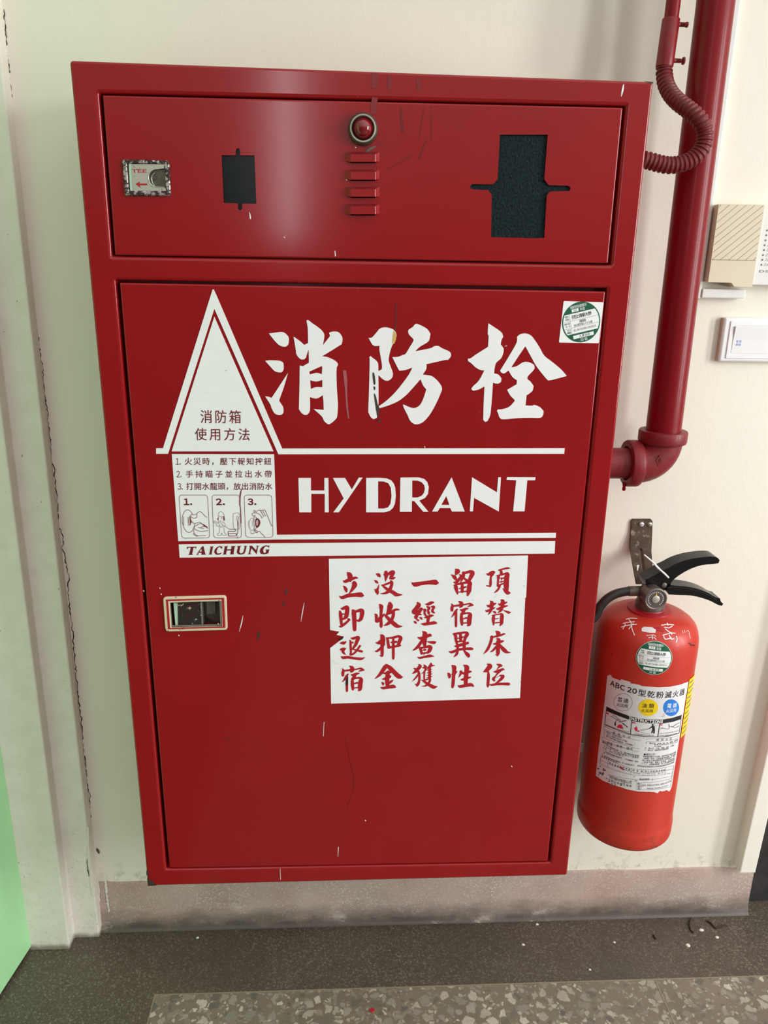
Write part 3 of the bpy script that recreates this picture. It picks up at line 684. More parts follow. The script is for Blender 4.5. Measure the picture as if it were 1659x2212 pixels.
for ls in (['145 85 298 82 288 120 276 98 248 98 228 200 243 216 160 217 180 202 205 98 170 98 152 118 138 120'], ['388 78 412 75 440 195 458 212 372 214 382 196 374 182 336 182 322 200 332 216 295 216', '377 115 386 162 346 162'],
           ['515 80 580 78 565 95 545 195 560 209 487 211 507 195 528 97'], ['722 75 708 125 695 100 670 86 642 108 626 150 632 186 660 195 712 176 692 204 650 216 605 206 585 170 598 125 635 88 680 70 705 80'],
           ['750 75 815 72 800 88 792 128 862 125 870 88 860 72 938 70 920 85 902 190 915 206 838 208 852 192 858 143 790 146 780 195 795 208 722 211 738 195 758 90'],
           ['955 72 1030 68 1012 85 995 165 1010 190 1040 190 1065 165 1082 86 1068 70 1128 68 1112 82 1095 160 1075 195 1030 211 980 206 955 180 960 140 975 88'],
           ['1155 70 1200 66 1270 140 1285 82 1268 68 1322 66 1302 80 1278 206 1192 108 1172 188 1195 203 1130 205 1150 188 1168 95'],
           ['1488 62 1478 105 1465 85 1430 74 1400 98 1382 140 1394 185 1426 180 1433 142 1420 128 1492 128 1480 142 1470 187 1440 199 1390 206 1345 196 1328 160 1340 115 1375 80 1430 60 1465 68']):
    b.flat([[P(px, py, S2) for px, py in crop(nums(l), 385, 1170, 7.541)] for l in ls])
b.build('lettering', st)
# the painted notice with twenty brush characters
b = MB().mat('notice')
sheet(b, [nums('710.4 1207.4 1140.6 1200 1136.5 1290 1134.6 1292 1134 1305 1123.3 1508 715.3 1520 713.2 1400 738 1381 742.5 1375 727 1371.5 733 1364.5 713 1361')])
nb = b.build('notice_sheet', cab)
A, Bc, C3, D4, E5, F6 = (720, 1220, 10.369), (720, 1360, 10.369), (880, 1220, 10.369), (880, 1360, 10.369), (1030, 1220, 15.8), (1030, 1360, 15.8)
SU = ['360 812 8 420 860 80 415 920 80 395 950 30', '200 870 10 225 910 45 215 970 60 215 1020 55', '240 925 35 360 910 40 480 895 30 580 875 30 620 870 35 665 900 45 700 905 10', '650 900 50 600 925 30 560 940 6', '330 1000 30 290 1050 45 240 1130 30 200 1175 8', '305 1060 50 305 1200 50 305 1370 45 300 1390 10', '405 1005 20 440 1020 50 520 990 50 580 980 20', '500 1010 40 470 1060 60 440 1110 50', '410 1115 25 425 1140 55 430 1250 65 440 1340 45', '430 1100 50 530 1085 35 590 1085 45 620 1120 80 605 1220 90 595 1330 80 560 1370 20', '450 1215 20 540 1190 35', '450 1310 25 550 1300 25']
CHR = [(A, ['305 170 10 350 210 90 378 260 100 375 310 95 380 350 60', '222 350 10 260 375 60 330 350 65 420 315 60 500 290 45 540 298 25', '225 475 15 260 510 50 285 560 65 295 600 35', '470 415 90 478 455 100 440 530 70 400 590 45 360 635 15', '135 700 10 200 735 60 330 690 75 480 675 75 600 670 95 650 685 75 682 688 20']),
 (A, ['960 200 10 1010 225 70 1040 255 45', '930 350 20 965 380 55 995 405 30', '1025 440 8 1000 530 40 975 580 75 990 630 60 992 665 20', '922 548 10 960 580 50', '1180 170 70 1185 240 80 1175 320 40 1168 375 10', '1140 220 30 1220 215 50 1300 165 60 1340 170 80 1320 220 75 1295 290 70', '1270 310 30 1330 305 50 1380 288 25', '1290 360 30 1310 400 60 1300 480 60 1250 580 70 1180 630 50 1110 645 30 1055 643 8', '1080 450 10 1130 455 35 1280 395 40', '1085 455 15 1170 520 50 1250 575 60 1340 620 75 1420 670 75 1550 670 8']),
 (A, ['170 968 10 200 985 50 270 960 70 310 960 80 310 1050 85 290 1150 85 250 1200 50 210 1215 40', '190 1105 30 245 1105 20', '150 1045 40 165 1120 70 175 1250 60 185 1340 50 180 1370 30', '135 1375 15 170 1385 40 250 1330 50 320 1270 45 345 1240 50', '320 1200 8 350 1225 50 375 1240 20', '440 1025 50 460 1060 90 470 1200 85 475 1350 80 478 1450 70', '440 1060 50 530 1040 50 610 1020 70 645 1045 90 640 1130 80 620 1210 70 575 1250 50 525 1245 30']),
 (A, ['930 1100 15 960 1130 60 965 1200 55 975 1260 70 1010 1240 70 1060 1180 60 1110 1140 45 1145 1090 8', '1025 880 8 1070 930 85 1075 1000 65 1068 1150 55 1072 1300 60 1072 1370 60 1072 1405 25', '1270 870 70 1275 920 110 1255 1000 90 1225 1080 65 1195 1120 40', '1200 1110 40 1300 1060 60 1400 1005 45 1470 1005 30', '1345 1045 60 1345 1120 65 1320 1210 60 1260 1290 70 1190 1340 45 1130 1362 8', '1140 1110 15 1200 1170 60 1290 1260 75 1370 1330 85 1440 1375 70 1550 1380 8']),
 (Bc, ['140 305 8 200 300 55 240 300 60 285 270 20', '145 455 8 200 440 60 270 425 30', '250 430 50 215 480 60 240 530 40 285 560 10', '390 185 10 440 200 50 540 170 50 560 190 70 530 260 70 500 340 60 450 410 40 420 440 25', '430 290 40 450 300 20', '365 235 12 385 270 40 390 400 45 395 500 40 390 560 45', '370 550 25 420 560 35 500 500 40 560 420 40 595 370 40 605 365 30', '425 440 15 500 455 30 580 475 45 640 490 45', '180 605 20 220 630 55 330 620 55 450 640 50 600 655 55 660 645 35 710 625 8']),
 (Bc, ['1055 115 15 1095 150 85 1110 220 95 1105 300 90 1095 400 65 1095 500 65 1095 580 50 1085 610 10', '945 290 8 1000 300 50 1060 280 90 1130 230 60', '1035 575 8 1080 590 40', '940 480 15 975 485 40 1050 430 50 1110 370 45 1165 320 8', '1190 180 15 1215 220 50 1230 320 55 1245 400 55', '1190 190 25 1300 185 40 1400 165 50 1460 150 50 1510 190 75 1480 270 70 1455 360 60', '1240 400 55 1350 385 40 1440 365 50 1505 355 30', '1345 180 40 1345 350 55 1345 550 55 1345 650 45 1345 670 10', '1285 285 15 1330 285 45 1410 275 45']),
 (Bc, SU),
 (Bc, ['1185 790 40 1160 840 80 1100 930 75 1030 1020 55 930 1105 8', '1200 800 50 1270 860 85 1370 960 90 1440 1030 95 1500 1060 80 1555 1060 15', '1120 980 20 1190 975 50 1290 955 40', '1230 960 80 1210 1060 80 1210 1180 85 1220 1280 70', '1090 1110 10 1160 1100 50 1270 1050 60 1290 1040 20', '1085 1175 10 1110 1205 55 1120 1235 30', '1340 1130 15 1300 1160 45 1250 1205 40', '1060 1290 10 1110 1310 50 1220 1295 55 1330 1275 75 1380 1285 50 1398 1290 20']),
 (C3, ['95 398 10 170 440 90 300 420 75 450 400 75 600 390 100 650 400 100 690 405 30']),
 (C3, ['1080 100 25 1120 140 105 1100 190 70 1075 230 15', '980 220 10 1050 270 70 1085 320 55 1110 350 15', '1175 220 25 1200 270 50 1130 360 60 1085 400 60 1040 385 15', '1170 225 15 1230 250 55', '1240 180 25 1300 180 50 1400 155 60 1460 180 85 1430 260 80 1390 340 60 1370 390 60', '1260 180 60 1255 260 60 1220 340 35 1180 410 6', '1260 290 30 1330 350 50 1400 400 60', '1045 460 20 1080 480 75 1100 560 65 1125 650 30', '1060 455 25 1200 420 45 1330 395 50 1400 405 80 1390 480 90 1380 580 90 1350 680 40', '1230 450 55 1230 600 60', '1150 535 10 1230 520 40 1310 495 30', '1130 615 20 1320 595 30']),
 (C3, ['230 855 40 255 900 90 200 980 80 150 1050 90 170 1085 60', '150 1060 70 230 1050 40 300 990 50 320 975 30', '320 985 50 270 1060 60 220 1130 60 190 1180 70 220 1200 20', '280 1110 40 310 1115 25', '280 1180 20 310 1200 45 330 1220 20', '210 1225 25 245 1245 40', '150 1265 15 180 1290 50 205 1310 20', '400 880 8 460 885 55 540 850 60 585 845 30', '350 1000 15 395 1015 60 385 1060 40 395 1110 45 420 1140 30', '445 940 30 485 970 60 465 1020 40 480 1080 55 495 1105 25', '535 940 20 590 945 60 575 990 45 560 1040 50 600 1075 35', '385 1185 15 450 1170 55 540 1140 50 580 1135 20', '490 1160 60 465 1230 60 460 1310 60', '320 1325 20 380 1330 55 500 1315 60 600 1300 65 645 1305 40']),
 ((880+785/10.369, 1220, 10.369), SU),
 (D4, ['340 40 15 390 90 95 390 180 90 385 300 80 390 360 60', '235 175 20 300 195 60 400 170 60 500 125 60 525 135 40', '350 220 60 290 310 60 220 400 55 130 465 20', '440 265 8 520 285 45 600 290 60 630 280 30', '280 420 40 305 460 60 320 540 40', '290 410 40 400 400 35 470 380 55 520 400 75 490 480 70 450 520 40', '350 460 10 390 455 45 430 450 10', '310 535 35 460 515 30', '390 540 15 355 580 4', '235 620 20 280 635 40 400 610 45 510 590 55 590 600 15']),
 (D4, ['1035 95 30 1080 140 60 1090 230 55 1110 310 45', '1050 95 40 1180 80 45 1300 65 45 1340 100 75 1300 180 60 1280 260 50', '1190 90 55 1195 250 55', '1125 195 15 1190 190 35 1250 165 30', '1110 275 30 1260 255 30', '1060 375 15 1100 370 50 1230 335 60 1355 300 50', '1125 340 50 1130 470 50', '1275 270 60 1275 450 60', '945 495 25 1000 505 50 1150 450 50 1300 430 50 1440 430 55 1465 428 30', '1125 480 45 1105 550 50 1050 605 20', '1270 480 25 1330 540 70 1370 590 70 1355 620 20']),
 (D4, ['255 785 20 285 820 70 230 890 60 170 950 50 110 990 8', '140 865 10 190 890 50 250 950 50 270 1050 45 265 1150 45 235 1230 55 210 1275 15', '170 1215 8 215 1245 40', '240 1010 35 180 1090 30 110 1158 6', '370 785 10 400 830 60 400 870 40', '345 855 20 400 850 40 440 840 20', '530 755 30 525 800 60 480 850 40 430 890 15', '520 810 50 615 803 10', '410 900 35 360 960 20 315 990 6', '385 930 35 378 1050 35 380 1120 30', '500 860 50 500 1060 55', '440 915 10 500 905 25 555 885 8', '440 970 10 500 960 25 550 940 8', '440 1030 10 500 1015 25 560 985 8', '430 1085 8 500 1070 30 560 1045 8', '400 1130 25 470 1110 25 510 1100 40 500 1160 45 450 1230 45 390 1265 25 320 1272 6', '315 1130 10 370 1155 40 450 1215 55 540 1265 70 600 1290 65 675 1270 8']),
 (D4, ['900 970 10 930 1000 60 945 1050 60 935 1085 25', '990 800 10 1040 840 90 1050 900 80 1035 1050 65 1025 1200 65 1010 1290 50 1005 1305 20', '990 1005 15 1060 980 50 1105 940 25', '1260 795 15 1325 840 95 1330 900 90 1315 1050 85 1310 1150 80 1310 1240 70', '1200 940 50 1190 1000 45 1145 1075 6', '1200 945 45 1260 985 40 1300 960 50 1390 945 50 1425 940 30', '1205 1120 20 1240 1120 50 1330 1090 55 1420 1065 20', '1140 1255 20 1180 1275 55 1300 1255 60 1420 1235 70 1475 1265 35']),
 (E5, ['325 295 12 390 330 75 480 300 120 540 260 100 590 250 70 600 280 40', '540 320 90 490 400 60 475 500 65 470 620 80 465 720 60 450 755 20', '335 715 30 400 725 40 470 725 50', '725 180 12 800 180 60 920 140 50 1050 115 60 1130 120 20', '820 210 60 840 270 90 820 340 60', '680 365 20 735 400 90 730 520 60 720 640 60 720 720 60 740 745 30', '760 360 50 860 340 50 980 300 60 1040 320 130 1020 450 150 1010 600 160 1010 760 150 1030 850 100', '780 455 20 850 460 40 930 450 40', '860 480 40 820 530 8', '775 590 20 840 580 50 910 565 25', '755 715 60 850 660 50 940 640 40', '780 740 70 730 840 60 660 910 50 590 960 10', '890 800 10 960 880 80 1050 950 120 1110 960 70']),
 (E5, ['455 1225 12 510 1290 110 510 1400 110 490 1520 90 450 1620 60 385 1705 12', '340 1370 12 400 1410 80 500 1390 80 620 1330 60 655 1320 30', '290 1560 15 350 1580 70 450 1540 60 560 1490 60 610 1460 30', '545 1590 10 610 1620 70 655 1650 40', '815 1190 12 880 1240 120 880 1340 120 865 1450 90 820 1560 80 715 1640 15', '730 1320 12 800 1360 80 900 1330 80 1020 1280 40', '665 1490 15 730 1510 70 880 1440 80 1000 1410 50 1050 1400 30', '895 1550 15 1000 1590 50 1090 1630 75 1150 1620 30', '525 1730 20 570 1760 90 565 1900 90 575 2050 40', '560 1725 40 700 1700 40 850 1675 50 860 1740 110 850 1880 110 845 1990 100 790 2080 30', '620 1850 30 740 1830 25', '620 1985 35 780 1965 40']),
 (F6, ['640 45 12 720 110 130 730 180 120 690 240 60', '465 250 30 560 255 50 680 225 60 830 190 60 930 145 50 980 165 10', '520 250 90 490 380 85 430 550 80 350 700 75 230 835 10', '680 310 30 740 350 120 735 480 120 725 650 115 725 800 110 705 915 15', '630 845 10 690 865 50', '555 485 12 620 490 60 740 450 80 860 400 70 920 390 30', '690 560 60 620 640 70 530 730 50 450 768 10', '800 520 50 850 610 100 950 710 120 1030 770 80 1165 785 8']),
 (F6, ['370 1180 40 450 1240 140 390 1330 130 320 1400 110 220 1445 15', '390 1450 60 400 1560 80 390 1750 85 380 1900 85 378 1955 40', '685 1180 20 760 1210 80 830 1230 80 860 1230 40', '780 1260 60 720 1320 30 690 1370 15', '570 1430 10 650 1440 70 780 1400 90 900 1350 60 940 1380 20', '780 1420 80 700 1510 50 640 1590 40 600 1640 70 570 1690 90 600 1740 60', '670 1640 10 780 1575 12', '800 1570 50 870 1580 80 900 1600 90 830 1690 90 740 1770 60 640 1840 30', '440 1870 15 500 1890 60 700 1860 75 900 1855 80 1080 1860 90 1110 1860 60'])]
b = MB().mat('bred')
for (ox, oy, k), strokes in CHR:                     # the overlapping strokes of one character are merged into one flat figure
    g = MB(); g.mat('bred')
    for q in strokes: g.ribbon(crop([(x, y, w*1.13+1) for x, y, w in nums(q, 3)], ox, oy, k), pf(S2))
    v2 = [(v.x*100, v.z*100) for v in g.v]; fc = []
    for q in g.f:                                    # triangles, all the same way round
        for t3 in [(q[0], q[i], q[i+1]) for i in range(1, len(q)-1)]:
            (ax, ay), (bx, by), (cx, cy) = (v2[i] for i in t3); ar = (bx-ax)*(cy-ay)-(by-ay)*(cx-ax)
            if abs(ar) > 1e-9: fc.append(t3 if ar > 0 else t3[::-1])
    o2, _, f2, _, _, src = delaunay_2d_cdt([Vector(v) for v in v2], [], fc, 0, 1e-6)
    f2 = [q for q, own in zip(f2, src) if own]
    b.add([Vector((v.x/100, S2, v.y/100)) for v in o2], [tuple(q) for q in f2])
b.build('characters', nb)
for l in ('310 1020 325 1080 332 1180 320 1240 300 1255 280 1240 285 1150', '130 215 240 150 215 200 170 235 110 240'):
    b = MB().mat('ink'); b.flat([[P(px, py, S2-.0006) for px, py in crop(nums(l), 720, 1360, 10.369)]]); b.build('scrape_mark', nb)

# ------------------------------------------------------------------ inspection sticker artwork (unit disc: u to the right, v up)
def disc(r, n=48): return [(r*math.cos(2*math.pi*i/n), r*math.sin(2*math.pi*i/n)) for i in range(n)]
def sub(f, u0, u1, v0, v1):
    """the unit square onto a rectangle of the disc's coordinates"""
    g = lambda a, c: f(u0+(u1-u0)*a, v0+(v1-v0)*c)
    g.L = (g(1, 0)-g(0, 0)).length; g.H = (g(0, 1)-g(0, 0)).length; return g
def sticker_print(name, parent, f0, warp=None):
    """f0(layer) returns the map of the disc onto the surface at that print layer"""
    b = MB().mat('green'); b.warp = warp; b.flat([[f0(0)(*p) for p in disc(1)]])
    b.mat('paper'); f = f0(1); arc = []
    a0, a1 = math.asin(.50/.94), math.asin(-.50/.94)
    for i in range(13): a = a0+(a1-a0)*i/12; arc.append((.94*math.cos(a), .94*math.sin(a)))
    b.flat([[f(*p) for p in arc+[(-x, y) for x, y in reversed(arc)]]])
    rect = lambda f, u0, u1, v0, v1: b.flat([[f(u0, v0), f(u1, v0), f(u1, v1), f(u0, v1)]])
    rect(f, -.40, -.04, .56, .70); rect(f, -.52, .56, -.76, -.59)
    cells(b, '檢修完成標示', sub(f, -.46, .42, .72, .88), .95); cells(b, '年度', sub(f, .02, .30, .55, .70), .95); cells(b, '印製', sub(f, -.16, .20, -.95, -.79), .95)
    f = f0(2); b.mat('grey')
    rect(f, -.93, .93, .145, .155); rect(f, -.92, .92, -.205, -.195); rect(f, -.555, -.545, -.50, .50)
    b.mat('ink'); cells(b, '國立清華大學', sub(f, -.44, .60, .22, .42), .95, .006)
    cells(b, '陳俊雄', sub(f, -.08, .26, -.02, .12), .85); cells(b, '消士證字第0090號', sub(f, -.40, .58, -.17, -.04), .75)
    b.mat('grey'); cells(b, '自113年07月30日至115年03月31日', sub(f, -.45, .75, -.40, -.28), .6)
    b.mat('ink'); cells(b, '九鼎消防', sub(f, -.20, .36, -.74, -.61), .9); line(b, '114', sub(f, -.30, -.12, .59, .67))
    b.mat('green')
    for s, v in (('場所', .34), ('名稱', .21), ): cells(b, s, sub(f, -.80, -.60, v, v+.11), .9)
    for s, v, u in (('檢修人員', 0.0, -.88), ('姓名', -.13, -.82), ('本次', -.33, -.78), ('檢修日期', -.45, -.80)): cells(b, s, sub(f, u, -.59, v, v+.10), .8)
    return b.build(name, parent)
b = MB().mat('paper')
sheet(b, [rq(nums('1217.7 650.3 1304 653 1293.5 741.5 1207.4 740'), 0, 2.2, 5)], S1)
sk = b.build('inspection_sticker', cab)
def f0(layer):
    y = S1-.0002*(layer+1)
    return lambda u, v: P(1255.4+40.8*u-6.3*v, 695.4-9.6*u-43*v, y)
sticker_print('printing', sk, f0)

# ------------------------------------------------------------------ riser pipe with its elbow
XP, YP, ZP = P(1433, 930, .13).x, .13, .6855
rr0 = .0268
pipe = tag(empty('riser_pipe', (XP, YP, .65)), 'thick red vertical water pipe with an elbow into the right side of the hydrant cabinet', 'pipe')
xt = P(1546.5, 0, .13).x
b = MB().mat('pipe'); rb = .036
b.tube([Vector((XP, YP, ZP+rb+.006)), Vector((XP+(xt-XP)*.5, YP, 1.02)), Vector((xt, YP, 1.32)), Vector((xt-.002, YP, 2.2))], [rr0, .0258, .0250, .0250], 48)
vp = b.build('vertical_pipe', pipe)
for s in ('1550 178 .6 1549 165 4 1553 160 3 1558 152 3 1562 140 1', '1544 182 3 1545 190 3 1543 200 1', '1540 220 3 1544 222 2'):
    b = MB().mat('paper'); b.ribbon(nums(s, 3), lambda x, y: P(x, y, YP-.0215 if x < 1552 else YP-.018)); b.build('bare_patch', vp)
b = MB().mat('fit')
el = [Vector((XP, YP, ZP+rb+.006))]+[Vector((XP-rb+rb*math.cos(R(a)), YP, ZP+rb-rb*math.sin(R(a)))) for a in range(0, 91, 9)]+[Vector((XP-rb-.012, YP, ZP))]
b.tube(el, .0312, 40)
for o, ax, sg in ((Vector((XP, YP, ZP+rb)), 'z', 1), (Vector((XP-rb, YP, ZP)), 'x', -1)):
    b.lathe([(.031, -.004*sg), (.0362, -.001*sg), (.0372, .002*sg), (.0372, .0155*sg), (.0362, .0175*sg), (.027, .018*sg)], o, ax, 44, cap=False)
elbow = b.build('elbow', pipe)
b = MB().mat('fit')                                  # raised diamond mark on the elbow's cheek
for x, y in ((0, 0),):
    ce = P(1424, 995, YP-.031); dq = [Vector((.0, 0, .0085)), Vector((.0052, 0, 0)), Vector((0, 0, -.0085)), Vector((-.0052, 0, 0))]
    o2 = Vector((ce.x, YP-.0318, ce.z))
    b.loops([[o2+q for q in dq], [o2+q*.62 for q in dq]], True, False); b.loops([[o2+q for q in dq], [o2+q+Vector((0, .006, 0)) for q in dq]], True, False)
    b.loops([[o2+q*.62 for q in dq], [o2+q*.62+Vector((0, .006, 0)) for q in dq]], True, False)
    b.box(o2.x-.0028, o2.x+.0028, o2.y, o2.y+.005, o2.z-.0006, o2.z+.0008); b.box(o2.x-.0008, o2.x+.0008, o2.y, o2.y+.005, o2.z-.003, o2.z+.003)
b.build('cast_mark', elbow)
b = MB().mat('fit'); b.tube([Vector((XP-rb-.010, YP, ZP)), Vector((.7008, YP, ZP))], .0245, 40); b.build('horizontal_pipe', pipe)
b = MB().mat('pipe'); dpx = P(1347, 1046, YP); b.lathe([(.0001, -.009), (.0022, -.0085), (.003, -.006), (.0024, -.002), (.004, .004)], Vector((dpx.x, YP-.004, ZP-.0355)), 'z', 12); b.build('paint_drip', elbow)

# ------------------------------------------------------------------ flexible conduit
YC = .128
c0 = P(1435, 145, YC); c1 = P(1450, 40, YC); c2 = P(1455, 0, YC)
con = tag(empty('cable_conduit', (c0.x, YC, c0.z-.12)), 'thin red conduit ending in a ribbed flexible hose curving in front of the thick pipe', 'conduit')
b = MB().mat('pipe'); dv = (c2-c1).normalized(); b.tube([c1-dv*.01, c2, c2+dv*.25, c2+Vector((.001, 0, .9))], .0096, 24); b.build('conduit_pipe', con)
b = MB().mat('coup'); dv = (c1-c0).normalized()
b.tube([c0, c0+dv*.0005, c1-dv*.0012, c1], [.0108, .0118, .0118, .0108], 28); cp_ = b.build('coupling', con)
for px, py, tip in ((1468, 53, .012), (1459, 131, .013)):
    q = P(px, py, YC); b = MB().mat('fit')
    pr = [(.0030, -.003)]
    for i in range(5): pr += [(.0030, .0016*i), (.0023, .0016*i+.0008)]
    pr += [(.0025, .0088), (.0048, .0100), (.0048, .0122), (.0036, .0128)] if py > 100 else [(.0034, .0085), (.0034, .0112), (.002, .0118)]
    b.lathe(pr, q, 'x', 16); b.build('screw', cp_)
fx = spline(nums('1435 143 1435 160 1439 183 1450 204 1466 221 1486 236 1505 252 1519 272 1523 295 1518 318 1505 336 1487 348 1466 355 1444 357 1422 353 1404 348 1390 345'), 14)
def hose_y(i):                                  # forwards over the thick pipe, then back into the cabinet's side
    t = min(1, max(0, (i/(len(fx)-1)-.02)/.42)); return YC-.056*t*t*(3-2*t)
pts = [P(x, y, hose_y(i)) for i, (x, y) in enumerate(fx)]
L = [0]
for a, c in zip(pts, pts[1:]): L.append(L[-1]+(c-a).length)
m = 560; fine = []; j = 0
for i in range(m):
    t = L[-1]*i/(m-1)
    while j < len(L)-2 and L[j+1] < t: j += 1
    q = pts[j].lerp(pts[j+1], (t-L[j])/(L[j+1]-L[j]) if L[j+1] > L[j] else 0); fine.append((q, t))
b = MB().mat('flex')
b.tube([q for q, t in fine], [.0104+.0011*max(-.75, min(.75, math.sin(t*2*math.pi/.0061)*1.4)) for q, t in fine], 22); b.build('flexible_hose', con)

# ------------------------------------------------------------------ fire extinguisher
XE, YE, RB = .8316, .105, .081
PROF = [(.045, .0285), (.066, .0235), (.0745, .0225), (.0795, .0240), (.0820, .0280), (.0826, .0340), (.0826, .0520), (.0820, .0560), (.0812, .0590), (.0810, .0640), (.0810, .3880), (.0807, .3960), (.0797, .4060), (.0776, .4150), (.0740, .4235), (.0685, .4300), (.0600, .4360), (.0500, .4400), (.0400, .4424), (.0300, .4436), (.0200, .4440)]
def prof_r(z):
    for (r0, z0), (r1, z1) in zip(PROF[5:], PROF[6:]):
        if z <= z1: return r0+(r1-r0)*max(0, (z-z0)/(z1-z0))
    return .02
def PF(px, py, y=-.0006):
    """pixel -> flat artwork coordinates (arc length, layer, height) on the extinguisher's shell"""
    d = ray(px, py); t = (YE-.11-CAM.y)/d.y
    for _ in range(900):
        q = CAM+d*t; z = q.z-ZB
        if math.hypot(q.x-XE, q.y-YE) <= prof_r(z) and z < .4440: break
        t += .00035
    return Vector((math.atan2(q.x-XE, YE-q.y)*RB, y, z))
def wrapE(v):
    r = prof_r(v.z)-v.y; a = v.x/RB; return Vector((XE+r*math.sin(a), YE-r*math.cos(a), v.z - v.y*(.6 if v.z > .41 else 0)))
ex = tag(empty('fire_extinguisher', (XE, YE, .0225)), 'red dry powder fire extinguisher with black handles hanging right of the cabinet', 'fire extinguisher')
b = MB().mat('ext'); b.lathe(PROF, Vector((XE, YE, 0)), 'z', 96); cyl = b.build('cylinder', ex)
XV = .8290
b = MB().mat('bred'); b.lathe([(.022, .4425), (.0345, .4415), (.0352, .4432), (.0345, .4452), (.024, .4462), (.0225, .449)], Vector((XV, YE, 0)), 'z', 48, cap=False); b.build('collar', ex)
b = MB().mat('dull'); b.lathe([(.0225, .444), (.0235, .4475), (.0235, .456), (.0215, .460), (.0205, .470), (.0185, .478), (.0165, .484), (.0165, .500)], Vector((XV, YE, 0)), 'z', 36)
b.tube([Vector((XV, YE, .474)), P(1386, 1277, .100)], .0088, 20); b.build('valve_body', ex)
g = P(1414.9, 1292.7, .066)
b = MB().mat('dull'); b.lathe([(.0165, .024), (.0172, .006), (.0184, .003), (.0184, -.003), (.0168, -.0042), (.0150, -.0034)], g, 'y', 40, cap=False)
b.tube([g+Vector((0, .005, 0)), Vector((XV, YE, g.z))], .012, 20); ga = b.build('pressure_gauge', ex)
b = MB().mat('gaugeglass'); b.lathe([(.0152, -.003), (.0060, -.0031), (.0001, -.0031)], g, 'y', 36)
b.mat('steel'); b.lathe([(.0064, -.0031), (.0062, -.0042), (.0045, -.0050), (.0001, -.0052)], g, 'y', 24); b.build('gauge_face', ga)
b = MB().mat('yellow'); b.add([g+Vector((-.0012, -.0036, .006)), g+Vector((.0012, -.0036, .006)), g+Vector((0, -.0036, .0115))], [(0, 1, 2)]); b.build('needle', ga)
b = MB().mat('paper'); arc = [(a, .0118, .0132) for a in range(-50, 231, 20)]
for a in range(-50, 231, 14): b.add([g+Vector((r*math.cos(R(a+d)), -.0034, r*math.sin(R(a+d)))) for d, r in ((-2, .0112), (2, .0112), (2, .0128), (-2, .0128))], [(0, 1, 2, 3)])
b.build('dial_marks', ga)['kind'] = 'stuff'
k8 = lambda s: crop(nums(s), 1230, 1100, 3.867)
def slab(mb, px, y0, y1, n=3, corner=40):
    l = [P(x, y, (y0+y1)/2) for x, y in spline(px, n, True, corner)]
    fr = [Vector((p.x, y0, p.z)) for p in l]; bk = [Vector((p.x, y1, p.z)) for p in l]
    mb.flat([fr]); mb.flat([bk]); mb.loops([fr, bk], True, False)
b = MB().mat('black'); slab(b, k8('610 562 700 515 735 492 800 462 870 425 960 395 1060 377 1150 370 1200 378 1222 400 1212 424 1170 432 1080 440 990 468 900 516 832 570 812 612 800 642 740 655 650 660 632 640 612 602'), .0845, .1125)
ch = b.build('carry_handle', ex, bevel=.0035, seg=3)
b = MB().mat('dull'); q = P(1230+790/3.867, 1100+632/3.867, .0845); b.lathe([(.0042, .002), (.0042, -.0018), (.003, -.0026), (.0001, -.0028)], q, 'y', 16); b.build('pivot_pin', ch)
b = MB().mat('black'); slab(b, k8('780 650 812 606 880 612 960 620 1050 640 1130 672 1185 705 1226 716 1232 742 1252 760 1240 778 1205 768 1140 735 1060 708 980 692 890 688 800 684'), .0815, .1095)
sl = b.build('squeeze_lever', ex, bevel=.003, seg=3)
b = MB().mat('rubber'); b.ribbon([(x, y, 1.0) for x, y in k8('815 655 900 650 1000 664 1100 690 1190 730 1235 765')], lambda x, y: P(x, y, .0812)); b.build('channel_edge', sl)
hp = [P(x, y, .100) for x, y in nums('1362 1277 1350 1278 1330 1283 1311 1294 1296 1311 1287 1330')]
hp += [Vector((.7235, .098, .415)), Vector((.7215, .095, .36)), Vector((.7225, .09, .28)), Vector((.7235, .085, .22))]
b = MB().mat('rubber'); b.tube([Vector(p) for p in spline([tuple(p) for p in hp], 6)], .0073, 18); ho = b.build('hose', ex)
b = MB().mat('dull'); u, v = P(1386.5, 1276.5, .100), P(1357, 1277, .100); dv = (v-u).normalized()
b.tube([u, u+dv*.002, v-dv*.001, v], [.0075, .0084, .0084, .0078], 20); b.build('ferrule', ho)
b = MB().mat('dull'); q = P(1258, 1611, .085); b.box(.7145, .7330, .078, .092, q.z-.008, q.z+.010); b.build('hose_clip', ho, bevel=.001)
b = MB().mat('tie')
tp = [P(x, y, .079) for x, y in k8('624 380 660 410 700 445 738 488 765 512 800 540 828 572')]
b.tube(tp, [.0009, .0012, .0013, .0020, .0013, .0013, .0015], 8)
for i in range(10): t = i/9; b.lathe([(.0016, -.0006), (.0016, .0006)], P(1230+(760+66*t)/3.867, 1100+(508+62*t)/3.867, .079), 'z', 8)
b.tube([tp[-1], tp[-1]+Vector((.002, .015, -.002)), tp[-1]+Vector((0, .032, .004)), tp[3]+Vector((0, .03, 0)), tp[3]], .0008, 6); b.build('safety_tie', ex)
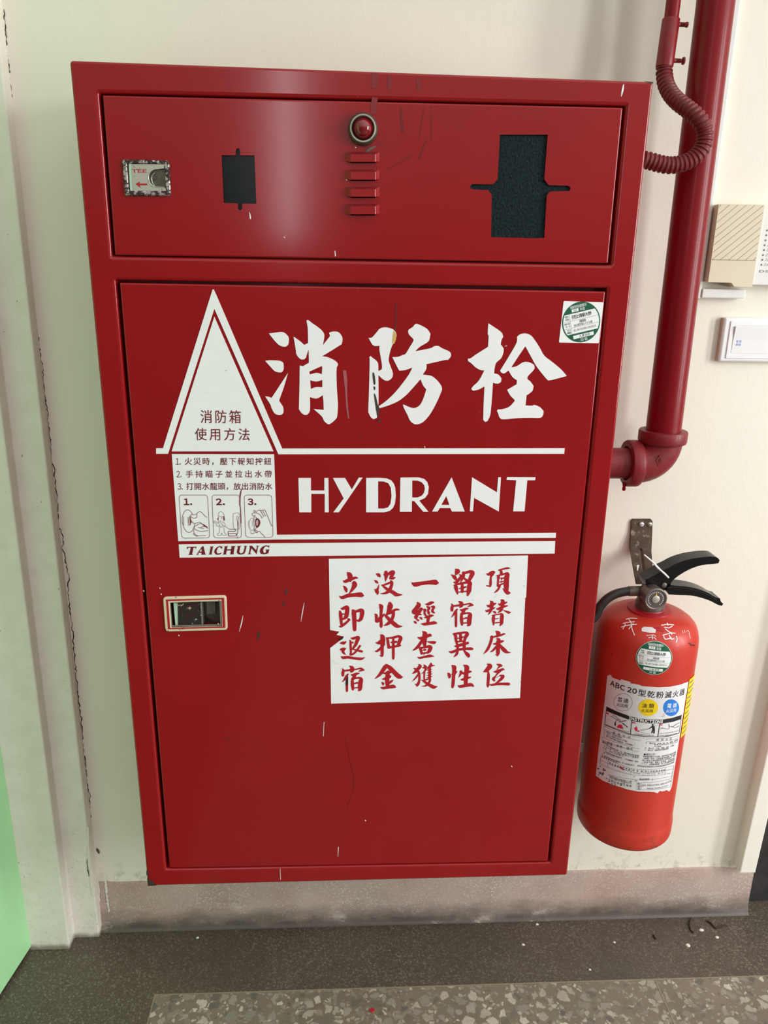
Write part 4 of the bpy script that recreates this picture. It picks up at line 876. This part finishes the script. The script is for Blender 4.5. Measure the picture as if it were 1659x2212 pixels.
# hand-scrawled marks, paper scraps on the shoulder
def emark(m, strokes, name, w, parent=cyl):
    b = MB().mat(m); b.warp = wrapE
    for s in strokes: b.ribbon([(x, y, w) for x, y in k8(s)], lambda x, y: PF(x, y, -.0005))
    return b.build(name, parent)
emark('paper', ['478 918 520 910 568 912', '500 920 520 955 525 1000 545 1052', '436 985 490 970 560 962', '452 955 490 945 545 940', '470 960 450 1000', '535 955 500 1000'], 'scrawl', 1.8)
emark('paper', ['768 968 820 962 868 966', '815 950 820 970', '790 985 830 990 855 975', '800 1000 840 1030 880 1035', '780 1052 840 1035 852 1045', '785 1060 800 1085 850 1075', '830 1050 850 1085 870 1080', '890 1062 897 1085 888 1110'], 'scrawl', 1.8)
emark('paper', ['645 1055 700 1050 720 1062', '660 1075 700 1068 725 1088', '690 1052 695 1085'], 'scrawl', 1.1)
emark('paper', ['938 1012 945 1035', '960 1010 962 1030', '975 1020 992 1018 1005 1080'], 'scrawl', .7)
emark('ink', ['995 1120 1010 1125', '1012 1134 1016 1136', '1028 1132 1042 1138'], 'pen_note', 2.2)
for m, l, nm in (('label', '603 995 625 980 690 985 722 1005 718 1032 660 1030 605 1020', 'paper_scrap'), ('bred', '695 988 740 980 792 1012 790 1022 740 1015', 'paper_scrap')):
    b = MB().mat(m); b.warp = wrapE; b.flat([[PF(x, y, -.0006) for x, y in k8(l)]]); b.build(nm, cyl)
# round inspection sticker
b = MB().mat('paper'); b.warp = wrapE
ce = PF(1413.7, 1422.8); rx = .0275
b.flat([[Vector((ce.x+rx*1.02*u, -.0004, ce.z+rx*1.02*v)) for u, v in disc(1, 64)]]); es = b.build('inspection_sticker', ex)
sticker_print('printing', es, lambda layer: (lambda u, v: Vector((ce.x+rx*(u*.9995+v*.03), -.0006-.0002*layer, ce.z+rx*(v*.9995-u*.03)))), wrapE)
# main label
K1 = lambda x, y: (1280+x/6.636, 1440+y/6.636)
def PL(x, y, lay=0): return PF(*K1(x, y), -.0005-.0002*lay)
def dense(pts, step=60):
    out = []
    for a, c in zip(pts, pts[1:]+pts[:1]):
        n = max(1, int(math.hypot(c[0]-a[0], c[1]-a[1])/step)); out += [(a[0]+(c[0]-a[0])*i/n, a[1]+(c[1]-a[1])*i/n) for i in range(n)]
    return out
b = MB().mat('label'); b.warp = wrapE
lab = nums('215 130 245 116 272 124 282 152 340 175 398 196 416 180 470 196 540 215 552 238 600 243 680 262 700 274 800 284 950 293 1100 286 1250 256 1372 210 1320 520 1250 970 1190 1340 1130 1720 1118 1750 1095 1788 1060 1768 1000 1785 960 1778 930 1812 880 1795 800 1790 650 1786 500 1756 300 1692 150 1632 50 1560 90 1180 140 800 190 380')
b.flat([[PL(x, y) for x, y in dense(lab)]]); lb = b.build('label', ex)
def lmap(B, Rr, h, lay=1):
    p, q = PL(*B, lay), PL(*Rr, lay); t = PL(B[0]+h*.06, B[1]-h, lay); H = t.z-p.z
    f = lambda u, v: p+(q-p)*u+Vector((0, 0, H*v)); f.L = (q-p).length; f.H = H; return f
def txt(s, x0, y0, x1, y1, h, bold=0.0, lay=1, asp=None):
    f = lmap((x0, y0), (x1, y1), h, lay)
    if all(ord(c) < 256 for c in s): line(b, s, f, bold)
    else: cells(b, s, f, asp or min(.95, f.L/len(s)/f.H), bold)
def fill(l, lay=1, sp=False): 
    q = nums(l); q = spline(q, 4, True) if sp else dense(q); b.flat([[PL(x, y, lay) for x, y in q]])
def rule(l, w=.5, lay=1):
    q = nums(l); q = q if len(q) < 3 or q[0] == q[-1] else spline(q, 4); b.ribbon([(*K1(x, y), w) for x, y in q], lambda x, y: PF(x, y, -.0005-.0002*lay), smooth=False)
oval = lambda cx, cy, rx, ry, n=36: [(cx+rx*math.cos(2*math.pi*i/n), cy+ry*math.sin(2*math.pi*i/n)) for i in range(n)]
b = MB(); b.warp = wrapE
b.mat('ink'); txt('ABC 20', 255, 262, 632, 392, 78, .03); txt('型乾粉滅火器', 650, 412, 1306, 396, 98, .008)
b.build('heading', lb)
for m, c, r2, s1, m1, s2, t1, t2 in ((None, (440, 508), (135, 126), '普通', 'ink', 'ink', (362, 494, 512, 524, 66), (345, 562, 510, 592, 54)), ('yellow', (798, 583), (141, 120), '油類', 'ink', 'ink', (706, 582, 874, 590, 64), (694, 646, 864, 655, 48)), ('blue', (1122, 585), (113, 120), '電器', 'paper', 'paper', (1060, 590, 1196, 578, 64), (1044, 656, 1190, 642, 50))):
    b = MB(); b.warp = wrapE
    if m: b.mat(m); b.flat([[PL(x, y, 1) for x, y in oval(*c, *r2)]])
    else: b.mat('grey'); b.flat([[PL(x, y, 1) for x, y in oval(*c, *r2)], [PL(x, y, 1) for x, y in oval(*c, r2[0]-4, r2[1]-4)]])
    b.mat(m1); txt(s1, *t1, .006, 2); txt('火災用', *t2, .004, 2); b.build('class_mark', lb)
b = MB(); b.warp = wrapE; b.mat('ink')
fill('203 568 300 614 400 658 520 702 650 735 800 754 1000 755 1140 730 1274 688 1262 750 1140 790 1010 810 800 808 650 790 520 757 400 712 300 672 199 632')
b.mat('paper'); txt('INSTRUCTIONS', 520, 750, 1002, 804, 44, .035, 2); b.build('banner', lb)
b = MB(); b.warp = wrapE; b.mat('ink')
rule('200 632 190 730 180 830', 1.4); rule('180 830 360 902 545 966 740 995 930 1003 1080 992 1235 950', 1.4); rule('562 770 553 868 544 966', 1.6); rule('962 810 948 905 934 1003', 1.6); rule('1266 745 1250 850 1235 950', .8)
for l in ('262 700 330 745 380 770', '340 830 330 790 370 765 420 800', '360 745 400 760 385 795', '385 790 440 780 490 770 420 775', '440 820 480 845 505 865', '300 695 345 720 370 750'): rule(l, .8)
rule('335 790 325 815 330 840', 2.2); rule('430 805 470 835 500 862', 1.6)
fill('850 820 868 820 872 840 852 842', sp=True); fill('850 845 885 850 892 900 888 955 865 955 872 915 850 955 838 950 856 895 850 870 812 890 808 882', sp=False)
for l in ('680 905 720 895 780 888 812 880', '690 915 740 905 800 892', '680 940 750 950 820 955'): rule(l, .45)
for l in ('985 870 1085 890 1090 810', '1085 845 1140 860 1180 830 1240 800', '1130 850 1180 870 1235 845', '970 885 1000 880'): rule(l, .7)
b.mat('magenta'); fill('355 870 365 840 395 825 425 840 440 888 395 880', sp=True); fill('600 875 620 865 632 850 645 890 640 920 618 920', sp=True); fill('645 930 655 905 672 925 660 935', sp=True); fill('205 650 240 665 235 690 202 675'); fill('572 780 615 790 612 818 570 808'); fill('972 812 1000 812 998 845 968 842')
b.mat('paper'); txt('1', 215, 684, 226, 688, 24, .02, 2); txt('2', 585, 812, 602, 816, 22, .02, 2); txt('3', 978, 840, 990, 839, 20, .02, 2)
b.build('pictograms', lb)
b = MB(); b.warp = wrapE; b.mat('ink')
for s, x0, y0, x1, y1, h in (('HOLD UPRIGHT PULL HAND PIN', 200, 834, 520, 942, 16), ('STAND BACK 3.5 METER', 600, 968, 878, 992, 18), ('AIM AT BASE OF FIRE SQUEEZE', 958, 962, 1226, 918, 17), ('LEVER. SWEEP SIDE TO SIDE', 956, 992, 1206, 960, 17)): txt(s, x0, y0, x1, y1, h, .01)
for l in ('170 850 420 940 692 1015 688 1060 410 985 166 895 170 850', '148 1003 400 1100 670 1175 668 1216 395 1142 146 1048 148 1003', '772 1030 1000 1022 1225 985 1220 1022 995 1062 768 1070 772 1030'): rule(l, .4)
for s, x0, y0, x1, y1, h in (('使用方法', 290, 958, 545, 1032, 38), ('檢查・保養・補充', 212, 1098, 575, 1198, 38), ('適用火災', 908, 1062, 1130, 1048, 34),
    ('1.使用時，拔出安全插梢。', 165, 925, 440, 1030, 24), ('2.站立上風距火點五公尺處。', 165, 952, 520, 1085, 24), ('3.壓下手把對準火焰底部，左右噴射。', 160, 980, 600, 1138, 24),
    ('●檢查方法：', 145, 1088, 310, 1152, 32), ('1.每月檢查壓力錶一次，指針應在綠色範圍', 160, 1112, 665, 1290, 24), ('內為正常，低於綠色範圍以下應重新', 165, 1145, 662, 1316, 24), ('充填，保持正常壓力。', 150, 1172, 480, 1300, 24), ('2.檢查皮管噴嘴有無阻塞，（不得擅拆）請原', 145, 1202, 655, 1372, 24), ('廠-20℃~40℃。', 160, 1240, 330, 1306, 24), ('3.瓶身腐蝕時請立即更換，每三年檢試壹次', 130, 1262, 600, 1425, 24), ('應避免陽光直射。', 135, 1292, 390, 1390, 24),
    ('A 類火災：木材，紙，布，橡膠，塑膠等', 755, 1098, 1218, 1056, 24), ('固體可燃物質所引起之火災', 882, 1122, 1212, 1084, 22), ('深入撲滅。', 880, 1148, 1000, 1150, 22), ('B 類火災：汽油，油脂，溶劑，化學品', 745, 1172, 1165, 1132, 24), ('C 類火災：電器用品及電氣設備', 740, 1200, 1082, 1180, 24), ('●補充方法：', 730, 1268, 920, 1264, 32),
    ('使用後或壓力不足時，應即將滅火器送回原廠', 722, 1292, 1190, 1232, 24), ('（經銷）充填，打開瓶蓋清除殘粉，瓶內重新', 717, 1318, 1186, 1260, 24), ('裝入指定之乾粉藥劑再充以乾燥氮氣，不可', 712, 1346, 1180, 1286, 24), ('，檢查墊圈，鎖緊上瓶頭蓋，至規定壓力', 707, 1374, 1176, 1314, 24), ('PSI，試漏無洩氣後，裝上安全插梢即可使用', 705, 1402, 1170, 1340, 24), ('使用後請至原廠或本公司經銷商換藥充填並定期檢查', 640, 1428, 1165, 1372, 24),
    ('藥劑重量', 240, 1385, 380, 1440, 24), ('總重量', 430, 1452, 540, 1488, 26), ('總重量', 572, 1492, 715, 1508, 26), ('滅火效能', 745, 1508, 885, 1508, 26), ('使用期限', 905, 1505, 1030, 1490, 24), ('6.5kg', 600, 1532, 680, 1538, 18), ('A-5, B-16, C', 745, 1540, 880, 1540, 18), ('-20~40', 915, 1538, 1010, 1525, 18),
    ('製造號碼：', 670, 1625, 840, 1620, 28), ('消防器材有限公司', 240, 1590, 560, 1682, 40), ('台北縣五股鄉五權路', 190, 1610, 560, 1725, 30), ('UA INDUSTRY, MALAYSIA', 712, 1710, 1116, 1650, 30), ('(MADE IN MALAYSIA)', 775, 1755, 1076, 1710, 26)): txt(s, x0, y0, x1, y1, h, .002)
for i, c_ in enumerate('製造商'): txt(c_, 640, 1690+38*i, 680, 1694+38*i, 34)
for l in ('125 1288 330 1375 550 1455 735 1472 900 1465 1160 1415', '112 1335 330 1425 550 1500 735 1518 900 1510 1150 1462', '105 1395 330 1480 550 1542 735 1556 900 1556 1142 1520', '225 1545 420 1590 640 1615 860 1612 1138 1565', '695 1660 900 1650 1125 1602', '690 1762 900 1755 1112 1722', '125 1288 112 1390', '230 1332 218 1440', '560 1458 548 1542', '735 1472 722 1556', '900 1465 888 1556', '1045 1440 1032 1538', '1160 1415 1142 1520', '640 1615 625 1775', '695 1660 690 1762', '860 1595 855 1635', '1138 1520 1112 1722'): rule(l, .45)
b.build('small_print', lb)
random.seed(5)
for (x0, x1, y0, y1, n, m) in ((75, 185, 1395, 1590, 9, 'dull'), (200, 420, 1640, 1710, 6, 'dull'), (420, 640, 1560, 1740, 5, 'tape')):
    for i in range(n):
        cx, cy, w = random.uniform(x0, x1), random.uniform(y0, y1), random.uniform(8, 26)
        b = MB().mat('grey' if m == 'dull' else 'beiged'); b.warp = wrapE
        b.flat([[PL(cx+w*math.cos(a*.7)*random.uniform(.5, 1.1), cy+w*.8*math.sin(a*.7)*random.uniform(.5, 1.1), 1.5) for a in range(9)]]); b.build('dirt_blot', lb)
b = MB().mat('bred'); b.warp = wrapE; b.flat([[PL(x, y, 2) for x, y in nums('385 1428 408 1420 430 1448 460 1480 445 1482 400 1455')]]); b.build('tear', lb)
b = MB().mat('yellow'); b.warp = wrapE
y0, y1 = PF(1488, 1468), PF(1471, 1592)
b.flat([[Vector((y0.x+.0005+(.030)*u, -.0009, (y0.z if v else y1.z)+.0*u)) for u, v in ((0, 1), (.5, 1), (1, 1), (1, 0), (.5, 0), (0, 0))]]); yl = b.build('yellow_label', ex)
b = MB().mat('grey'); b.warp = wrapE
for i in range(11): z = y0.z-.008-(y0.z-y1.z-.014)*i/10; b.flat([[Vector((y0.x+.003+.024*u, -.0011, z+.0022*v)) for u, v in ((0, 0), (1 if i % 3 else .6, 0), (1 if i % 3 else .6, 1), (0, 1))]])
b.build('printed_lines', yl)['kind'] = 'stuff'

# ------------------------------------------------------------------ rusty hanger behind the extinguisher
rows = [(1367.5, 1406, 1121.5, .1965), (1363.5, 1410, 1126, .1965), (1362.5, 1409.5, 1150, .1955), (1360.5, 1408, 1183, .190), (1362, 1407.5, 1190, .187), (1365.5, 1409.5, 1215, .165), (1370, 1412, 1240, .145), (1374, 1412, 1262, .132)]
b = MB().mat('rust'); rings = []
for xl, xr, y, Y in rows:
    l, r_ = P(xl, y, Y), P(xr, y, Y); m_ = (l+r_)/2; gz = Vector((0, .004 if Y < .188 else 0, 0))
    rings.append([l, l.lerp(r_, .40), m_+gz, l.lerp(r_, .60), r_, r_+Vector((0, .003, 0)), m_+Vector((0, .003, 0))+gz, l+Vector((0, .003, 0))])
b.loops(rings, True, False, True, True)
hb = tag(b.build('extinguisher_hanger', bevel=.0006), 'rusty brown bent steel strip screwed to the wall above the fire extinguisher', 'bracket')
for px, m in ((1386, 'label'), (1403.5, 'steel')):
    q = P(px, 1132.5, .196); b = MB().mat(m); b.lathe([(.0042, .001), (.0040, -.0012), (.0026, -.0024), (.0001, -.0028)], q, 'y', 16)
    b.mat('ink'); b.box(q.x-.0026, q.x+.0026, q.y-.0030, q.y-.0020, q.z-.0004, q.z+.0004); b.build('screw', hb)
b = MB().mat('paper'); b.ribbon(nums('1379 1206 2 1379 1214 7 1378 1224 4 1377 1232 2', 3), lambda x, y: P(x, y, .1655-(y-1215)*.0009)); b.build('paint_splash', hb)

# ------------------------------------------------------------------ cable duct, alarm panel, light switch
b = MB().mat('duct')
ys = .186
la = [P(1552, 0, ys).x, P(1504, 640, ys).x]; ra = [P(1603, 0, ys).x, P(1504, 640, ys).x+.0]
xr = (P(1602.5, 0, ys).x+P(1545, 400, ys).x)/2; zb = P(1506, 645, ys).z
b.box(xr-.024, xr, ys, YW, zb, 2.2); du = tag(b.build('cable_duct', bevel=.0015), 'white plastic cable duct running down the wall behind the thick red pipe', 'cable duct')
b = MB().mat('duct'); e0 = P(1611, 624, ys)
b.box(xr+.0005, e0.x, ys-.002, YW, P(1560, 644, ys).z, P(1560, 624.5, ys).z); tag(b.build('cable_duct', bevel=.0015), 'short horizontal white cable duct under the beige alarm panel', 'cable duct')

Yf = .172
pn = tag(empty('alarm_panel', (1.03, YW, P(1580, 617, Yf).z)), 'beige alarm panel with a grooved cover and zone list, right of the red pipe', 'alarm panel')
tl, tr, bl, br = P(1553.5, 441.5, Yf), P(1652.5, 441.5, Yf), P(1528.8, 613.6, Yf), P(1624.7, 619, Yf)
xl, xrr, zt, zbm = (tl.x+bl.x)/2, (tr.x+br.x)/2, (tl.z+tr.z)/2, (bl.z+br.z)/2
b = MB().mat('beige'); sh = xrr-.034
cov = [(xl, zt), (xrr, zt), (xrr, zbm-.002), (sh+.006, zbm-.002), (sh, zbm+.004), (xl, zbm+.004)]
fr = [Vector((x, Yf, z)) for x, z in cov]; bk = [Vector((x, YW, z)) for x, z in cov]
b.flat([fr]); b.loops([fr, bk], True, False); b.flat([bk]); cv = b.build('cover', pn, bevel=.0012)
b = MB().mat('beiged'); zs_ = P(1490, 563, Yf).z; zs_ = P(1450+700/5.267, 400+852/5.267, Yf).z
def gro(x0, z0, x1, z1, w=.0005):
    d = Vector((x1-x0, 0, z1-z0)).normalized(); n = Vector((-d.z, 0, d.x))*w
    p, q = Vector((x0, Yf-.0002, z0)), Vector((x1, Yf-.0002, z1)); b.add([p-n, q-n, q+n, p+n], [(0, 1, 2, 3)])
gro(xl+.001, zs_, xrr-.001, zs_)
wd = xrr-xl; sl_ = .82
for i in range(-16, 20):
    zc = zs_+.0107*i; x0, z0, x1, z1 = xl+.001, zc, xrr-.001, zc+sl_*wd
    if z0 < zs_: x0 += (zs_-z0)/sl_; z0 = zs_
    if z1 > zt-.001: x1 -= (z1-zt+.001)/sl_; z1 = zt-.001
    if x1 > x0+.002 and z1 > z0: gro(x0, z0, x1, z1, .00035)
b.build('grooves', cv)
b = MB().mat('panelw'); kx = P(1629, 600, .177).x; 
b.box(xrr+.0012, xrr+.115, .177, YW, zbm+.001, zt-.002); kp = b.build('keypad', pn, bevel=.0012)
b = MB().mat('grey')
kk = lambda x, y: (1450+x/5.267, 400+y/5.267)
for i, (x, y) in enumerate(nums('1090 515 1082 570 1073 628 1063 683 1055 738 1045 795 1036 850 1026 905')):
    c_ = P(*kk(x, y), .1768); b.add([c_+Vector((.0015*math.cos(a*.5236), 0, .0015*math.sin(a*.5236))) for a in range(12)], [tuple(range(12))])
    line(b, 'Zone %d' % (i+1), (lambda c_: (lambda u, v: c_+Vector((.0042+.017*u, 0, -.0016+.0036*v))))(c_), 0, .25)
d0, d1 = P(*kk(1000, 993), .1768), P(*kk(1003, 965), .1768)
line(b, 'DSC', lambda u, v: d0+Vector((.026*u, 0, (d1.z-d0.z)*v)), .02)
b.build('lettering', kp)

sy = .1885
tl, bl = P(1566, 685.5, sy), P(1552.5, 781.6, sy); xl = (tl.x+bl.x)/2; zt, zbm = tl.z, bl.z
sw = tag(empty('light_switch', (xl+.06, YW, zbm)), 'white rocker light switch on the wall below the alarm panel', 'light switch')
b = MB().mat('switch')
plate(b, [(xl, zt), (xl+.118, zt), (xl+.118, zbm), (xl, zbm)], .004, .0035, sy, YW-sy, N=3, back=True); b.build('switch_plate', sw)
b = MB().mat('switchside'); b.box(xl-.0008, xl+.0012, sy+.0035, YW, zbm+.001, zt-.001); b.build('edge_strip', sw, bevel=.0006)
rtl, rbl = P(1587.5, 704.5, sy), P(1578, 763.5, sy); rx_ = (rtl.x+rbl.x)/2
b = MB().mat('switch'); fr_ = [(rx_-.008, rtl.z+.008), (xl+.110, rtl.z+.008), (xl+.110, rbl.z-.008), (rx_-.008, rbl.z-.008)]
plate(b, fr_, .002, .001, sy-.0015, .003, [([(rx_-.0012, rtl.z+.0012), (xl+.103, rtl.z+.0012), (xl+.103, rbl.z-.0012), (rx_-.0012, rbl.z-.0012)], .001, .0005)], .004); b.build('rocker_frame', sw)
b = MB().mat('switch')
zm = (rtl.z+rbl.z)/2
b.loops([[Vector((x, y, z)) for y, z in ((sy-.0045, rtl.z), (sy-.0020, zm), (sy-.0012, rbl.z), (sy+.002, rbl.z), (sy+.002, rtl.z))] for x in (rx_, xl+.102)], True, False, True, True)
rk = b.build('rocker', sw, bevel=.0006)
b = MB().mat('blue')
for i, s in enumerate(('電燈', '開關')):
    f = (lambda z0: (lambda u, v: Vector((rx_+.0055+.008*u, sy-.0025, z0+.0035*v))))(zm-.004-.005*i); f.L, f.H = .008, .0035; cells(b, s, f, .95)
b.build('lettering', rk)

# ------------------------------------------------------------------ litter on the floor
random.seed(11)
def ground(px, py): q = PZ(px, py, 0); q.z = ZF; return q
def chipmesh(nm, px, py, w, h, m):
    o = ground(px, py); b = MB().mat(m); n = 7; a0 = random.uniform(0, 6)
    rg = [[o+Vector((w*(1 if k == 0 else .6)*math.cos(a0+i*.9)*random.uniform(.7, 1.1), w*.7*(1 if k == 0 else .6)*math.sin(a0+i*.9)*random.uniform(.7, 1.1), .0002+k*h)) for i in range(n)] for k in (0, 1)]
    b.loops(rg, True, False, True, True); return b.build(nm)
CR = [(619, 1996, .005, 'white plaster crumb by the skirting under the middle of the cabinet'), (638, 1992, .0045, 'small white crumb just right of another under the cabinet'), (1130, 2041, .004, 'white paint flake on the floor beside the faint red floor stain'), (1160, 1997, .004, 'pale flake on the floor below the cabinet\'s right corner'), (1327, 2036, .0035, 'curled white flake on the dark floor below the extinguisher'), (1486, 2042, .006, 'pale elongated flake on the floor at right, left of the twigs\' tail'), (1515, 2009, .0055, 'white flake beside the dark twig on the floor at right'), (1549, 2025, .005, 'rightmost pale flake on the floor below the right door frame'), (1274, 2095, .003, 'tiny white crumb near the brass strip below the extinguisher'), (427, 2026, .0035, 'white crumb on the dark floor below the cabinet\'s left corner')]
for x, y, w, lb_ in CR: tag(chipmesh('plaster_crumb', x, y, w, .0018, 'crumb'), lb_, 'crumb', 'plaster crumbs on the dark floor border')
for s, lb_ in (('1494 1984 1489 1996 1492 2010 1498 2016', 'dark curved twig lying on the floor at right near the skirting'), ('1526 1990 1535 1995 1545 2006 1553 2004 1570 2000', 'thin dark twig forked along the floor, nearest the right door frame'), ('1411 2021 1417 2030', 'short dark twig on the floor below the extinguisher')):
    b = MB().mat('twig'); b.tube([ground(x, y)+Vector((0, 0, .0018)) for x, y in spline(nums(s), 4)], .0016, 8); tag(b.build('twig'), lb_, 'twig', 'twigs on the floor')
b = MB().mat('bred'); o = ground(804, 2183); b.lathe([(.0001, .0002), (.0042, .0002), (.0046, .001), (.004, .0017), (.0001, .0018)], o, 'z', 14); tag(b.build('red_chip'), 'small round red chip on the coarse terrazzo in the foreground', 'chip')

# ------------------------------------------------------------------ lime streaks and flaking where the wall meets the left frame
def streak(spec, Y, m, nm, parent):
    pts = nums(spec, 3); q = []
    for a, c in zip(pts, pts[1:]):
        n = max(1, int(abs(c[1]-a[1])/3)); q += [(a[0]+(c[0]-a[0])*i/n+random.uniform(-.9, .9), a[1]+(c[1]-a[1])*i/n, max(.4, (a[2]+(c[2]-a[2])*i/n)*random.uniform(.45, 1.35))) for i in range(n)]
    b = MB().mat(m); b.ribbon(q, lambda x, y: P(x, y, Y), smooth=False); b.build(nm, parent)
T1, BB = bpy.data.objects['trim_1'], bpy.data.objects['baseboard_back']
streak('189 1788 3 190 1830 5 192 1862 6 194 1880 2', .1748, 'lime', 'flaked_paint', T1); streak('194 1888 2 197 1905 6 199 1925 5 201 1940 2', .1748, 'lime', 'flaked_paint', T1)
streak('188 1856 1 190 1880 2.6 192 1895 1', .1746, 'chipdark', 'bare_patch', T1)
streak('226 1888 4 229 1915 6 232 1945 4 236 1972 3', .1944, 'lime', 'lime_streak', BB); streak('210 1890 2 213 1920 4 216 1950 2', .1944, 'lime', 'lime_streak', BB)
streak('208 1832 1 210 1836 7 213 1842 4 214 1847 1', YW-.0008, 'dull', 'damp_spot', wall)

def foot(pts):
    b = MB().mat('lime'); q = []
    for a, c in zip(pts, pts[1:]):
        n = max(1, int(abs(c[0]-a[0])/6)); q += [(a[0]+(c[0]-a[0])*i/n, a[1]+(c[1]-a[1])*i/n+random.uniform(-1.4, 1.4), max(.4, a[2]+(c[2]-a[2])*i/n+random.uniform(-1.1, 1.1))) for i in range(n)]
    b.ribbon(q, lambda x, y: (lambda v: Vector((v.x, min(v.y, .1840), ZF+.0006)))(PZ(x, y, .0006)), smooth=False); b.build('lime_deposit', bpy.data.objects['floor'])
foot(nums('250 1998 1 270 1996 4 312 1995 3 330 1997 1', 3)); foot(nums('398 1996 .8 430 1993 2 470 1996 1.4 500 1994 1.8 560 1993 2 600 1994 1', 3)); foot(nums('812 1992 .8 850 1993 1.5 893 1994 1.5 905 1989 3 912 1986 1', 3))
